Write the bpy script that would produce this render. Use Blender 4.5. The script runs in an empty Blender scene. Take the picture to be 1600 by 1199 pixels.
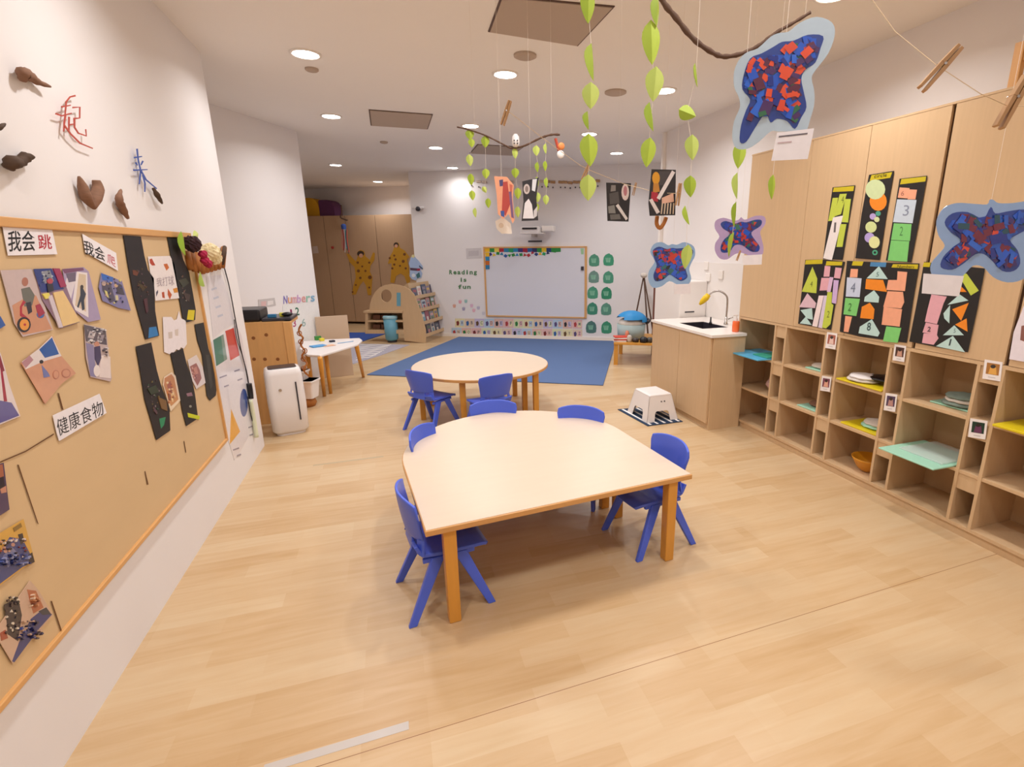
import bpy, bmesh, math, random
from mathutils import Vector, Matrix
from math import radians as R, pi, sin, cos
random.seed(7)
SC = bpy.context.scene
COL = SC.collection
# ------------------------------------------------------------------ camera, exposure, world
FPX, CX, CY, EYE = 797.0, 880.0, 600.0, 1.65
_p, _r, _y = math.atan(209.5/FPX), R(0.30), R(18.45)
FW = Vector((sin(_y)*cos(_p), cos(_y)*cos(_p), -sin(_p)))
_r0 = Vector((cos(_y), -sin(_y), 0)); _u0 = _r0.cross(FW)
RT = (_r0*cos(_r) - _u0*sin(_r)).normalized(); UP = RT.cross(FW).normalized()
CAM = Vector((0, 0, EYE))
FH = Vector((sin(_y), cos(_y), 0))
cd = bpy.data.cameras.new('camera'); cam = bpy.data.objects.new('camera', cd); COL.objects.link(cam)
cam.matrix_world = Matrix(((RT.x, UP.x, -FW.x, CAM.x), (RT.y, UP.y, -FW.y, CAM.y), (RT.z, UP.z, -FW.z, CAM.z), (0, 0, 0, 1)))
cd.sensor_width = 36; cd.lens = FPX/1600*36; cd.shift_x = -80/1600; cd.clip_start = 0.02
SC.camera = cam
SC.view_settings.view_transform = 'Standard'; SC.view_settings.look = 'None'
SC.view_settings.gamma = 1; SC.view_settings.use_curve_mapping = False
SC.view_settings.exposure = 0.0
w = bpy.data.worlds.new('world'); SC.world = w; w.use_nodes = True
w.node_tree.nodes['Background'].inputs[0].default_value = (1, .93, .85, 1)
w.node_tree.nodes['Background'].inputs[1].default_value = 0.3
LAMP_W = 8.2
CEIL = 3.05

# ------------------------------------------------------------------ rays on known planes
def ray(x, y): return FW + RT*((x-CX)/FPX) - UP*((y-CY)/FPX)
def on(x, y, pl, lift=0.0):
    p, n = pl; d = ray(x, y)
    return CAM + d*(((p + n*lift) - CAM).dot(n)/d.dot(n))
def V(*a): return Vector(a)
def vplane(x, y, az, side=1):
    a = R(az); return (V(x, y, 0), V(-sin(a), cos(a), 0)*side)
FLOOR = (V(0, 0, 0), V(0, 0, 1))
CEILP = (V(0, 0, CEIL), V(0, 0, -1))
LWALL = (V(-1.16, 0, 0), V(1, 0, 0))
BOARD = (V(-1.146, 0, 0), V(1, 0, 0))
DOORF = (V(3.055, 0, 0), V(-1, 0, 0))
CUBF = (V(3.06, 0, 0), V(-1, 0, 0))
RWALL = (V(3.42, 0, 0), V(-1, 0, 0))
REAR = vplane(1.05, 10.21, -29.5, -1)
NICHE = vplane(-.91, 7.43, 60.5, -1)
CUPB = vplane(-.77, 12.70, -29.5, -1)
def dplane(D): return (CAM + FH*D, -FH)
def table_plane(z): return (V(0, 0, z), V(0, 0, 1))

# ------------------------------------------------------------------ materials
def lin(h):
    if isinstance(h, str):
        h = h.lstrip('#'); c = [int(h[i:i+2], 16)/255 for i in (0, 2, 4)]
    else: c = [v/255 for v in h]
    return tuple((v/12.92 if v <= .04045 else ((v+.055)/1.055)**2.4) for v in c)+(1,)
def mat(name, col, rough=.5, metal=0, spec=.5, noise=0, nscale=8, stretch=(1, 1, 1), bump=0, trans=0, alpha=1, emit=0, coat=0):
    m = bpy.data.materials.new(name); m.use_nodes = True
    nt = m.node_tree; b = nt.nodes['Principled BSDF']
    c = lin(col)
    b.inputs['Base Color'].default_value = c
    b.inputs['Roughness'].default_value = rough; b.inputs['Metallic'].default_value = metal
    b.inputs['Specular IOR Level'].default_value = spec
    b.inputs['Transmission Weight'].default_value = trans
    b.inputs['Alpha'].default_value = alpha
    b.inputs['Coat Weight'].default_value = coat
    if emit:
        b.inputs['Emission Color'].default_value = c; b.inputs['Emission Strength'].default_value = emit
    tc = nt.nodes.new('ShaderNodeTexCoord'); mp = nt.nodes.new('ShaderNodeMapping'); nz = nt.nodes.new('ShaderNodeTexNoise')
    mp.inputs['Scale'].default_value = stretch
    nt.links.new(tc.outputs['Object'], mp.inputs[0]); nt.links.new(mp.outputs[0], nz.inputs['Vector'])
    nz.inputs['Scale'].default_value = nscale; nz.inputs['Detail'].default_value = 4
    if noise:
        mx = nt.nodes.new('ShaderNodeMix'); mx.data_type = 'RGBA'
        mx.inputs[6].default_value = tuple(v*(1-noise) for v in c[:3])+(1,)
        mx.inputs[7].default_value = tuple(min(1, v*(1+noise)) for v in c[:3])+(1,)
        nt.links.new(nz.outputs['Fac'], mx.inputs[0]); nt.links.new(mx.outputs[2], b.inputs['Base Color'])
    if bump:
        bp = nt.nodes.new('ShaderNodeBump'); bp.inputs['Strength'].default_value = bump; bp.inputs['Distance'].default_value = .002
        nt.links.new(nz.outputs['Fac'], bp.inputs['Height']); nt.links.new(bp.outputs[0], b.inputs['Normal'])
    return m
def attr_mat(name, rough=.6, coat=0, alpha=1, trans=0):
    m = bpy.data.materials.new(name); m.use_nodes = True; nt = m.node_tree; b = nt.nodes['Principled BSDF']
    a = nt.nodes.new('ShaderNodeAttribute'); a.attribute_name = 'Col'
    tc = nt.nodes.new('ShaderNodeTexCoord'); nz = nt.nodes.new('ShaderNodeTexNoise'); nz.inputs['Scale'].default_value = 40
    hv = nt.nodes.new('ShaderNodeHueSaturation'); mr = nt.nodes.new('ShaderNodeMapRange')
    mr.inputs['To Min'].default_value = .93; mr.inputs['To Max'].default_value = 1.07
    nt.links.new(tc.outputs['Object'], nz.inputs['Vector']); nt.links.new(nz.outputs['Fac'], mr.inputs['Value'])
    nt.links.new(mr.outputs[0], hv.inputs['Value']); nt.links.new(a.outputs['Color'], hv.inputs['Color'])
    nt.links.new(hv.outputs[0], b.inputs['Base Color'])
    b.inputs['Roughness'].default_value = rough; b.inputs['Coat Weight'].default_value = coat; b.inputs['Alpha'].default_value = alpha
    return m
M = {}
M['wall'] = mat('wall_paint', '#ece7e6', .75, spec=.2, noise=.01, nscale=3)
M['ceil'] = mat('ceiling_paint', '#f2ede9', .9, spec=.1, noise=.01, nscale=3)
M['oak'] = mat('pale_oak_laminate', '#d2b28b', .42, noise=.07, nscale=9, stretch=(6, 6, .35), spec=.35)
M['oakshade'] = mat('pale_oak_shaded', '#c4a27b', .5, noise=.06, nscale=9, stretch=(6, 1, 1), spec=.3)  # darker copy of the oak, the shade inside the holes put into its colour
M['cupb'] = mat('cupboard_laminate', '#bd9b7b', .5, noise=.05, nscale=9, stretch=(6, 6, .4), spec=.3)
M['groove'] = mat('dark_groove', '#4a2f1c', .7)
M['top'] = mat('table_laminate', '#dcc8b2', .33, noise=.035, nscale=5, stretch=(1, 7, 1), spec=.4)
M['edge'] = mat('beech_edge', '#cf9a5e', .35, noise=.06, nscale=10, stretch=(1, 1, 8), spec=.4)
M['beech'] = mat('varnished_beech', '#d6963e', .3, noise=.09, nscale=14, stretch=(3, 3, .5), spec=.45)
M['frame'] = mat('board_frame_wood', '#d9a466', .4, noise=.07, nscale=12, stretch=(1, .4, 4))
M['blue'] = mat('blue_plastic', '#4d66d8', .38, spec=.45)
M['mat'] = mat('blue_floor_mat', '#5a7099', .8, spec=.2, noise=.04, nscale=60)
M['whitep'] = mat('white_plastic', '#ece6e4', .35)
M['offw'] = mat('white_laminate', '#eee8e4', .3)
M['counter'] = mat('white_worktop', '#f3ece6', .2)
M['black'] = mat('black_plastic', '#17151a', .35)
M['dark'] = mat('dark_grey_plastic', '#35323a', .35)
M['steel'] = mat('brushed_steel', '#b9b4b0', .25, metal=1)
M['brown'] = mat('brown_twig', '#5e4435', .8, noise=.25, nscale=60, bump=.4)
M['bark'] = mat('bark', '#85604a', .8, noise=.3, nscale=35, stretch=(1, 1, 3), bump=.6)
M['barkd'] = mat('dark_bark', '#4b3524', .8, noise=.3, nscale=35, stretch=(1, 1, 3), bump=.6)
M['pine'] = mat('knotty_pine', '#dba566', .5, noise=.1, nscale=8, stretch=(5, 5, .5))
M['kraft'] = mat('kraft_paper', '#d8b98d', .5, noise=.05, nscale=3, stretch=(1, 1, 3), spec=.4, bump=.6)
M['string'] = mat('string', '#e8dccf', .7)
M['twine'] = mat('twine', '#dcc4a2', .8)
M['pegwood'] = mat('peg_wood', '#b98f63', .6, noise=.1, nscale=30)
M['leaf'] = attr_mat('leaf_paper', .55)
M['paper'] = attr_mat('printed_paper', .6)
M['gloss'] = attr_mat('glossy_print', .3, coat=.4)
M['tissue'] = attr_mat('tissue_collage', .3, coat=.6)
M['vent'] = mat('access_panel', '#b7a596', .8)
M['ventedge'] = mat('access_panel_edge', '#5b443a', .6)
M['emit'] = mat('lamp_diffuser', '#fffaf2', .5, emit=14)
M['trim'] = mat('white_trim', '#efe8e2', .5)
M['plastic_clear'] = mat('clear_plastic', '#eef4f2', .15, alpha=.35)
M['beige'] = mat('beige_board', '#cdb49b', .6, noise=.02)
M['tealb'] = mat('teal_plastic', '#6aa7bd', .4)
M['skyb'] = mat('sky_blue_fabric', '#1c87c7', .55)
M['yellow'] = mat('yellow_plastic', '#e7c215', .4)
M['orange'] = mat('orange_liquid', '#ef6b32', .2, coat=.5)
M['amber'] = mat('amber_plastic', '#cf8a1c', .35)
M['tray_blue'] = mat('blue_tray', '#5ab4de', .35)
M['tray_mint'] = mat('mint_folder', '#a9dfc6', .35)
M['tray_green'] = mat('green_folder', '#3aa189', .4)
M['tray_yellow'] = mat('yellow_tray', '#e2cb1e', .35)
M['foamy'] = mat('mustard_foam', '#cf9808', .6)
M['foamp'] = mat('purple_foam', '#5c2a58', .6)
M['cloth'] = mat('folded_cloth', '#d9cfc3', .9, noise=.1, nscale=30, bump=.5)
M['clothd'] = mat('dark_cloth', '#4b5560', .9, noise=.2, nscale=30, bump=.5)
M['wicker'] = mat('brown_wicker', '#a8682c', .7, noise=.2, nscale=40, bump=.5)

def floor_material():
    m = bpy.data.materials.new('oak_vinyl_floor'); m.use_nodes = True; nt = m.node_tree; b = nt.nodes['Principled BSDF']
    N = nt.nodes.new; L = nt.links.new
    tc = N('ShaderNodeTexCoord')
    br = N('ShaderNodeTexBrick'); br.inputs['Scale'].default_value = 1
    br.inputs['Brick Width'].default_value = .62; br.inputs['Row Height'].default_value = .105
    br.inputs['Mortar Size'].default_value = .0; br.offset = .37; br.offset_frequency = 2; br.inputs['Bias'].default_value = -.1
    br.inputs['Color1'].default_value = (0, 0, 0, 1); br.inputs['Color2'].default_value = (1, 1, 1, 1)
    L(tc.outputs['Object'], br.inputs['Vector'])
    br2 = N('ShaderNodeTexBrick'); br2.inputs['Brick Width'].default_value = 1.13; br2.inputs['Row Height'].default_value = .21
    br2.inputs['Mortar Size'].default_value = 0; br2.inputs['Scale'].default_value = 1; br2.offset = .3
    br2.inputs['Color1'].default_value = (0, 0, 0, 1); br2.inputs['Color2'].default_value = (1, 1, 1, 1)
    L(tc.outputs['Object'], br2.inputs['Vector'])
    mp = N('ShaderNodeMapping'); mp.inputs['Scale'].default_value = (1.3, 13, 1); L(tc.outputs['Object'], mp.inputs[0])
    nz = N('ShaderNodeTexNoise'); nz.inputs['Scale'].default_value = 2.2; nz.inputs['Detail'].default_value = 7; nz.inputs['Distortion'].default_value = .6
    L(mp.outputs[0], nz.inputs['Vector'])
    a = N('ShaderNodeMath'); a.operation = 'MULTIPLY_ADD'; a.inputs[1].default_value = .30
    L(br.outputs['Color'], a.inputs[0])
    a2 = N('ShaderNodeMath'); a2.operation = 'MULTIPLY'; a2.inputs[1].default_value = .22; L(br2.outputs['Color'], a2.inputs[0])
    L(a2.outputs[0], a.inputs[2])
    a3 = N('ShaderNodeMath'); a3.operation = 'MULTIPLY_ADD'; a3.inputs[1].default_value = .62; L(nz.outputs['Fac'], a3.inputs[0]); L(a.outputs[0], a3.inputs[2])
    cr = N('ShaderNodeValToRGB'); e = cr.color_ramp
    e.elements[0].position = .2; e.elements[0].color = lin('#c19d70')
    e.elements[1].position = .95; e.elements[1].color = lin('#d6bf9c')
    x = e.elements.new(.5); x.color = lin('#ccad85')
    L(a3.outputs[0], cr.inputs[0])
    sx = N('ShaderNodeSeparateXYZ'); L(tc.outputs['Object'], sx.inputs[0])
    s = N('ShaderNodeMath'); s.operation = 'MULTIPLY_ADD'; s.inputs[1].default_value = -.031; L(sx.outputs['X'], s.inputs[0]); L(sx.outputs['Y'], s.inputs[2])
    s2 = N('ShaderNodeMath'); s2.operation = 'SUBTRACT'; s2.inputs[1].default_value = 1.513; L(s.outputs[0], s2.inputs[0])
    s3 = N('ShaderNodeMath'); s3.operation = 'ABSOLUTE'; L(s2.outputs[0], s3.inputs[0])
    s4 = N('ShaderNodeMath'); s4.operation = 'LESS_THAN'; s4.inputs[1].default_value = .0014; L(s3.outputs[0], s4.inputs[0])
    mx = N('ShaderNodeMix'); mx.data_type = 'RGBA'; L(s4.outputs[0], mx.inputs[0]); L(cr.outputs[0], mx.inputs[6]); mx.inputs[7].default_value = lin('#8a5c34')
    L(mx.outputs[2], b.inputs['Base Color'])
    b.inputs['Roughness'].default_value = .33; b.inputs['Specular IOR Level'].default_value = .4
    return m
M['floor'] = floor_material()

# ------------------------------------------------------------------ mesh helpers
def new_bm(): return bmesh.new()
def box(bm, c, s, rz=0, m=None):
    mt = Matrix.Translation(c) @ Matrix.Rotation(rz, 4, 'Z') @ Matrix.Diagonal((s[0], s[1], s[2], 1))
    if m is not None: mt = m @ mt
    bmesh.ops.create_cube(bm, size=1, matrix=mt); return bm
def bxx(bm, x0, x1, y0, y1, z0, z1): return box(bm, ((x0+x1)/2, (y0+y1)/2, (z0+z1)/2), (abs(x1-x0), abs(y1-y0), abs(z1-z0)))
def hull8(bm, lo, hi):
    a = [bm.verts.new(p) for p in lo]; b = [bm.verts.new(p) for p in hi]; n = len(lo)
    bm.faces.new(a[::-1]); bm.faces.new(b)
    for i in range(n): bm.faces.new((a[i], a[(i+1) % n], b[(i+1) % n], b[i]))
    return bm
def tube(bm, pts, r, seg=8, cap=True):
    pts = [Vector(p) for p in pts]; rs = r if isinstance(r, (list, tuple)) else [r]*len(pts)
    rings = []; prev = None
    for i, p in enumerate(pts):
        t = (pts[min(i+1, len(pts)-1)] - pts[max(i-1, 0)]).normalized()
        if prev is None:
            n = t.orthogonal().normalized()
        else:
            n = (prev - t*prev.dot(t)); n = n.normalized() if n.length > 1e-6 else t.orthogonal().normalized()
        prev = n; b = t.cross(n)
        rings.append([bm.verts.new(p + (n*cos(2*pi*k/seg) + b*sin(2*pi*k/seg))*rs[i]) for k in range(seg)])
    for a, c in zip(rings, rings[1:]):
        for k in range(seg): bm.faces.new((a[k], a[(k+1) % seg], c[(k+1) % seg], c[k]))
    if cap:
        bm.faces.new(rings[0][::-1]); bm.faces.new(rings[-1])
    return bm
def lathe(bm, prof, c=(0, 0, 0), seg=28, cap=True):
    c = Vector(c); rings = [[bm.verts.new(c + V(r*cos(2*pi*k/seg), r*sin(2*pi*k/seg), z)) for k in range(seg)] for r, z in prof]
    for a, b in zip(rings, rings[1:]):
        for k in range(seg): bm.faces.new((a[k], a[(k+1) % seg], b[(k+1) % seg], b[k]))
    if cap:
        bm.faces.new(rings[0][::-1]); bm.faces.new(rings[-1])
    return bm
def ball(bm, c, r, s=(1, 1, 1), u=14, v=9):
    bmesh.ops.create_uvsphere(bm, u_segments=u, v_segments=v, radius=r, matrix=Matrix.Translation(c) @ Matrix.Diagonal((s[0], s[1], s[2], 1)))
    return bm
def smooth_path(pts, n=6):
    pts = [Vector(p) for p in pts]; out = []
    for i in range(len(pts)-1):
        p0 = pts[max(i-1, 0)]; p1 = pts[i]; p2 = pts[i+1]; p3 = pts[min(i+2, len(pts)-1)]
        for k in range(n):
            t = k/n
            out.append(.5*((2*p1) + (p2-p0)*t + (2*p0-5*p1+4*p2-p3)*t*t + (3*p1-p0-3*p2+p3)*t**3))
    out.append(pts[-1]); return out
def finish(name, bm, m, parent=None, loc=None, bevel=0, smooth=False, seg=2):
    """one mesh object; verts are in the parent's frame, or for a top-level mesh in world (origin moved to its foot)"""
    bmesh.ops.recalc_face_normals(bm, faces=bm.faces)
    me = bpy.data.meshes.new(name)
    if parent is None and loc is None:
        xs = [v.co for v in bm.verts]
        lo = Vector([min(p[i] for p in xs) for i in range(3)]); hi = Vector([max(p[i] for p in xs) for i in range(3)])
        loc = V((lo.x+hi.x)/2, (lo.y+hi.y)/2, lo.z)
        bmesh.ops.translate(bm, verts=bm.verts, vec=-loc)
    bm.to_mesh(me); bm.free()
    me.materials.append(m)
    if smooth:
        for p in me.polygons: p.use_smooth = True
    o = bpy.data.objects.new(name, me); COL.objects.link(o)
    if parent is not None: o.parent = parent
    elif loc is not None: o.location = loc
    if bevel:
        b = o.modifiers.new('bevel', 'BEVEL'); b.width = bevel; b.segments = seg; b.limit_method = 'ANGLE'
    return o
def part(name, bm, m, parent, bevel=0, smooth=False, world=False, label=None, seg=2):
    if world:
        root = parent; mt = Matrix.Identity(4)
        chain = []
        while root is not None: chain.append(root); root = root.parent
        for c in reversed(chain): mt = mt @ (Matrix.Translation(c.location) @ c.rotation_euler.to_matrix().to_4x4())
        bmesh.ops.transform(bm, matrix=mt.inverted(), verts=bm.verts)
    o = finish(name, bm, m, parent, bevel=bevel, smooth=smooth, seg=seg)
    if label: o['label'] = label
    return o
def thing(name, label, cat, loc=(0, 0, 0), rz=0, group=None):
    o = bpy.data.objects.new(name, None); COL.objects.link(o); o.empty_display_size = .1
    o.location = loc; o.rotation_euler = (0, 0, rz); o['label'] = label; o['category'] = cat
    if group: o['group'] = group
    return o
def tag(o, label, cat, group=None):
    o['label'] = label; o['category'] = cat
    if group: o['group'] = group
    return o
def struct(name, bm, m, parent=None, bevel=0):
    o = finish(name, bm, m, parent, bevel=bevel)
    if parent is None: o['kind'] = 'structure'
    return o
def dup(o, loc, rz, label, group=None):
    r = o.copy(); COL.objects.link(r); r.location = loc; r.rotation_euler = (0, 0, rz); r['label'] = label
    if group: r['group'] = group
    for ch in list(o.children):
        c = ch.copy(); COL.objects.link(c); c.parent = r
        for g in ch.children:
            d = g.copy(); COL.objects.link(d); d.parent = c
    return r
def wallseg(name, a, b, z0=0, z1=None, th=.12, m=None):
    """upright wall slab whose room face runs a -> b, thickness to the left of that direction"""
    z1 = CEIL if z1 is None else z1
    a = V(a[0], a[1], 0); b = V(b[0], b[1], 0); t = (b-a).normalized(); n = V(-t.y, t.x, 0)*th
    bm = new_bm(); hull8(bm, [a+V(0, 0, z0), b+V(0, 0, z0), b+n+V(0, 0, z0), a+n+V(0, 0, z0)], [a+V(0, 0, z1), b+V(0, 0, z1), b+n+V(0, 0, z1), a+n+V(0, 0, z1)])
    return struct(name, bm, m or M['wall'])
# ---- flat printed things
def sheet(bm, cl, pts, nrm, th, col):
    """extruded polygon with a face colour; cl = colour layer"""
    a = [bm.verts.new(p) for p in pts]; b = [bm.verts.new(Vector(p) + nrm*th) for p in pts]; n = len(pts)
    fs = [bm.faces.new(a[::-1]), bm.faces.new(b)]
    for i in range(n): fs.append(bm.faces.new((a[i], a[(i+1) % n], b[(i+1) % n], b[i])))
    c = lin(col)
    for f in fs:
        for l in f.loops: l[cl] = c
    return fs
def paper(name, pl, outline, base, shapes=(), label=None, cat=None, group=None, lift=.0006, th=.0012, parent=None, m='paper', texts=(), warp=None):
    bm = new_bm(); cl = bm.loops.layers.float_color.new('Col'); n = pl[1]
    sheet(bm, cl, [on(x, y, pl, lift) for x, y in outline], n, th, base)
    for i, (col, pts) in enumerate(shapes):
        sheet(bm, cl, [on(x, y, pl, lift+th) for x, y in pts], n, .0003+.00012*i, col)
    k = .0004+.00012*len(shapes)
    for (body, quad, col, wt) in texts:
        for tri in text_polys(body, wt):
            P = [on(*quad_uv(quad, u, v), pl, lift+th+k) for u, v in tri]
            f = bm.faces.new([bm.verts.new(p) for p in P])
            for l in f.loops: l[cl] = lin(col)
    bm.normal_update(); bmesh.ops.triangulate(bm, faces=[f for f in bm.faces if len(f.verts) > 4])
    if parent is None:
        o = finish(name, bm, M[m]); tag(o, label, cat, group); return o
    return part(name, bm, M[m], parent, world=True, label=label)
def quad_uv(q, u, v):
    (ax, ay), (bx, by), (cx, cy), (dx, dy) = q      # top-left, top-right, bottom-right, bottom-left; v = 0 at the bottom
    tx, ty = ax+(bx-ax)*u, ay+(by-ay)*u; lx, ly = dx+(cx-dx)*u, dy+(cy-dy)*u
    return (lx+(tx-lx)*v, ly+(ty-ly)*v)
_tc = {}
def text_polys(body, wt=0):
    """glyph outlines of a word as triangles in the unit square"""
    if (body, wt) in _tc: return _tc[(body, wt)]
    c = bpy.data.curves.new('glyphs', 'FONT'); c.body = body; c.offset = wt; c.resolution_u = 3
    o = bpy.data.objects.new('glyphs', c); COL.objects.link(o)
    me = bpy.data.meshes.new_from_object(o.evaluated_get(bpy.context.evaluated_depsgraph_get()))
    bpy.data.objects.remove(o); bpy.data.curves.remove(c)
    xs = [v.co.x for v in me.vertices]; ys = [v.co.y for v in me.vertices]
    x0, x1, y0, y1 = min(xs), max(xs), min(ys), max(ys)
    out = []
    for p in me.polygons:
        out.append([((me.vertices[i].co.x-x0)/(x1-x0), (me.vertices[i].co.y-y0)/(y1-y0)) for i in p.vertices])
    bpy.data.meshes.remove(me); _tc[(body, wt)] = out
    return out
def circ(cx, cy, rx, ry=None, n=16, a0=0):
    ry = rx if ry is None else ry
    return [(cx+rx*cos(a0+2*pi*i/n), cy+ry*sin(a0+2*pi*i/n)) for i in range(n)]

# ------------------------------------------------------------------ room shell
bm = new_bm(); bxx(bm, -4, 8, -2.4, 16, -.1, 0); o = finish('floor', bm, M['floor'], loc=V(0, 0, 0)); o['kind'] = 'structure'
bm = new_bm(); bxx(bm, -4, 8, -2.4, 16, CEIL, CEIL+.1); struct('ceiling', bm, M['ceil'])
# left wall: a thick block with a rounded far end
bm = new_bm(); pts = [(-2.6, -2.3), (-1.16, -2.3), (-1.16, 4.80)] + [(-1.24+.08*cos(a), 4.80+.08*sin(a)) for a in (pi/8, pi/4, 3*pi/8, pi/2)] + [(-2.6, 4.88)]
hull8(bm, [V(x, y, 0) for x, y in pts], [V(x, y, CEIL) for x, y in pts]); struct('wall_left', bm, M['wall'])
d60 = V(cos(R(60.5)), sin(R(60.5)), 0); d29 = V(cos(R(-29.5)), sin(R(-29.5)), 0)
nE = V(-.91, 7.43, 0); nS = nE - d60*3.0
wallseg('wall_niche', nE, nS, th=-.12)
aW = nE - d29*1.2; aB = V(-.5, 13.28, 0) - d29*3.2
wallseg('wall_alcove_front', aW-d60*.12, nE-d60*.12-d29*.05, th=.12); wallseg('wall_alcove_left', aW, V(-3.1, 15.2, 0), th=.12)
rL = V(.50, 10.521, 0)
wallseg('wall_alcove_back', aB, V(-.5, 13.28, 0)+d29*2.9, th=.12)
wallseg('wall_rear', rL, rL + d29*8.5, th=.16)
wallseg('wall_alcove_right', rL+d60*.16+d29*.1, rL + d60*3.5 + d29*.1, th=-.12)
wallseg('wall_right', V(3.42, 6.17, 0), V(3.42, -2.3, 0), th=.12)
wallseg('wall_recess', V(7.6, 6.17, 0), V(3.54, 6.17, 0), th=.12)
wallseg('wall_back', V(3.5, -2.3, 0), V(-1.2, -2.3, 0), th=.1)
bm = new_bm(); bxx(bm, 3.375, 3.42, 6.13, 6.175, 0, CEIL); struct('trim_1', bm, M['trim'])
bm = new_bm(); q = rL + d29*.0; hull8(bm, [q, q+d29*8, q+d29*8-d60*.012, q-d60*.012], [p+V(0, 0, .06) for p in (q, q+d29*8, q+d29*8-d60*.012, q-d60*.012)]); struct('baseboard_rear', bm, M['trim'])

# ------------------------------------------------------------------ ceiling fittings
rows = [-1.25, .75, 2.7, 4.61, 6.5]  # first row is unseen, added as fill light for the hanging things
spots = [(x, y) for y in rows for x in (-.44, 1.05, 2.53)] + [(.78, 7.96), (-.69, 9.98), (1.22, 9.72), (-.05, 12.05), (3.4, 7.6), (5.3, 6.9)]
proto = None
names = {3: 'nearest the camera', 4: 'beyond the middle'}
col_n = {0: 'left', 1: 'middle', 2: 'right'}
def lamp_label(i):
    if i < 15:
        r_, c_ = i//3, i % 3
        return 'round white recessed ceiling downlight, %s one of the %s visible row' % (col_n[c_], 'nearest' if r_ == 3 else 'second') if r_ >= 3 else 'round recessed ceiling downlight %s, %s column' % (('added as fill behind the camera', 'above the camera', 'just ahead of the camera')[r_], col_n[c_])
    return ['round ceiling downlight in front of the hatch above the mat, seen as a thin oval', 'round ceiling downlight at the entrance of the cupboard alcove on the left',
            'round ceiling downlight close to the rear wall, left of the hanging leaves', 'round ceiling downlight deep in the alcove above the cupboards', 'round ceiling downlight over the recess right of the rear wall',
            'round ceiling downlight far inside the right recess'][i-15]
for i, (x, y) in enumerate(spots):
    if proto is None:
        proto = thing('ceiling_light', lamp_label(i), 'ceiling light', (x, y, CEIL-.012), 0, 'recessed downlights')
        bm = new_bm(); lathe(bm, [(.108, .012), (.108, .002), (.098, 0), (.090, .002), (.090, .012)], cap=False, seg=32); part('rim', bm, M['trim'], proto, smooth=True)
        bm = new_bm(); lathe(bm, [(.090, .004), (.02, .003)], seg=32); part('diffuser', bm, M['emit'], proto)
        o = proto
    else:
        o = dup(proto, (x, y, CEIL-.012), 0, lamp_label(i))
    ld = bpy.data.lights.new('lamp', 'AREA'); ld.shape = 'DISK'; ld.size = .17; ld.energy = LAMP_W*(.12 if i == 17 else .45 if i < 3 else 1); ld.color = (1, .985, .985); ld.spread = R(150)
    lo = bpy.data.objects.new('lamp', ld); COL.objects.link(lo); lo.parent = o; lo.location = (0, 0, -.012)
def hatch(a, b, c, d, label):
    t = thing('ceiling_hatch', label, 'ceiling hatch', ((a[0]+c[0])/2, (a[1]+c[1])/2, CEIL-.008), 0, 'ceiling hatches')
    P = [V(p[0], p[1], CEIL-.006) for p in (a, b, c, d)]; ce = sum(P, V(0, 0, 0))/4
    bm = new_bm(); hull8(bm, P, [p+V(0, 0, .006) for p in P]); part('dark_gap', bm, M['ventedge'], t, world=True)
    Q = [ce+(p-ce)*.965-V(0, 0, .004) for p in P]; bm = new_bm(); hull8(bm, Q, [p+V(0, 0, .006) for p in Q]); part('cover', bm, M['vent'], t, world=True)
hatch((-.05, 6.10), (.59, 6.10), (.59, 6.82), (-.05, 6.82), 'small square ceiling hatch with dark gap, left of the far downlights')
hatch((.74, 3.30), (1.41, 3.22), (1.41, 3.86), (.76, 3.81), 'large ceiling hatch nearest the camera at the top of the picture')
hatch((1.30, 7.55), (1.95, 7.55), (1.95, 8.25), (1.30, 8.25), 'ceiling hatch behind the twig hung with leaves')
for (x, y, r, lb) in ((1.10, 4.15, .085, 'flat round ceiling sensor just beyond the large hatch'), (2.12, 4.79, .10, 'flat round ceiling speaker right of the leaf garland'), (-.44, 4.95, .05, 'small round ceiling sensor beyond the leftmost downlight'), (.09, 7.76, .05, 'tiny round sprinkler cover beyond the small hatch')):
    bm = new_bm(); lathe(bm, [(r, CEIL), (r, CEIL-.012), (r*.8, CEIL-.02), (r*.5, CEIL-.024)], (x, y, 0)); o = finish('ceiling_sensor', bm, M['vent'], smooth=False); tag(o, lb, 'ceiling sensor', 'round ceiling sensors')
# ------------------------------------------------------------------ tables
def top_slab(t, outline, z1, th=.026):
    bm = new_bm(); hull8(bm, [V(x, y, z1-th) for x, y in outline], [V(x, y, z1) for x, y in outline])
    bm.normal_update(); bmesh.ops.triangulate(bm, faces=[f for f in bm.faces if len(f.verts) > 4 and f.normal.z < 0])
    part('edge_band', bm, M['edge'], t, bevel=.004)
    c = [(sum(p[0] for p in outline)/len(outline)), (sum(p[1] for p in outline)/len(outline))]
    k = .992; o2 = [(c[0]+(x-c[0])*k, c[1]+(y-c[1])*k) for x, y in outline]
    bm = new_bm(); hull8(bm, [V(x, y, z1-.001) for x, y in o2], [V(x, y, z1+.0016) for x, y in o2])
    part('tabletop', bm, M['top'], t)
def legs(t, pts, z1, w_=.058):
    for x, y in pts:
        bm = new_bm(); h = w_/2; k = h*.92
        hull8(bm, [V(x-k, y-k, 0), V(x+k, y-k, 0), V(x+k, y+k, 0), V(x-k, y+k, 0)], [V(x-h, y-h, z1), V(x+h, y-h, z1), V(x+h, y+h, z1), V(x-h, y+h, z1)])
        part('leg', bm, M['beech'], t, bevel=.005)
t = thing('table', 'large D-shaped classroom table nearest the camera, pale top on square beech legs', 'table', (.74, 2.07, 0), R(5.2))
W2, YS = .69, .76
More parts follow.
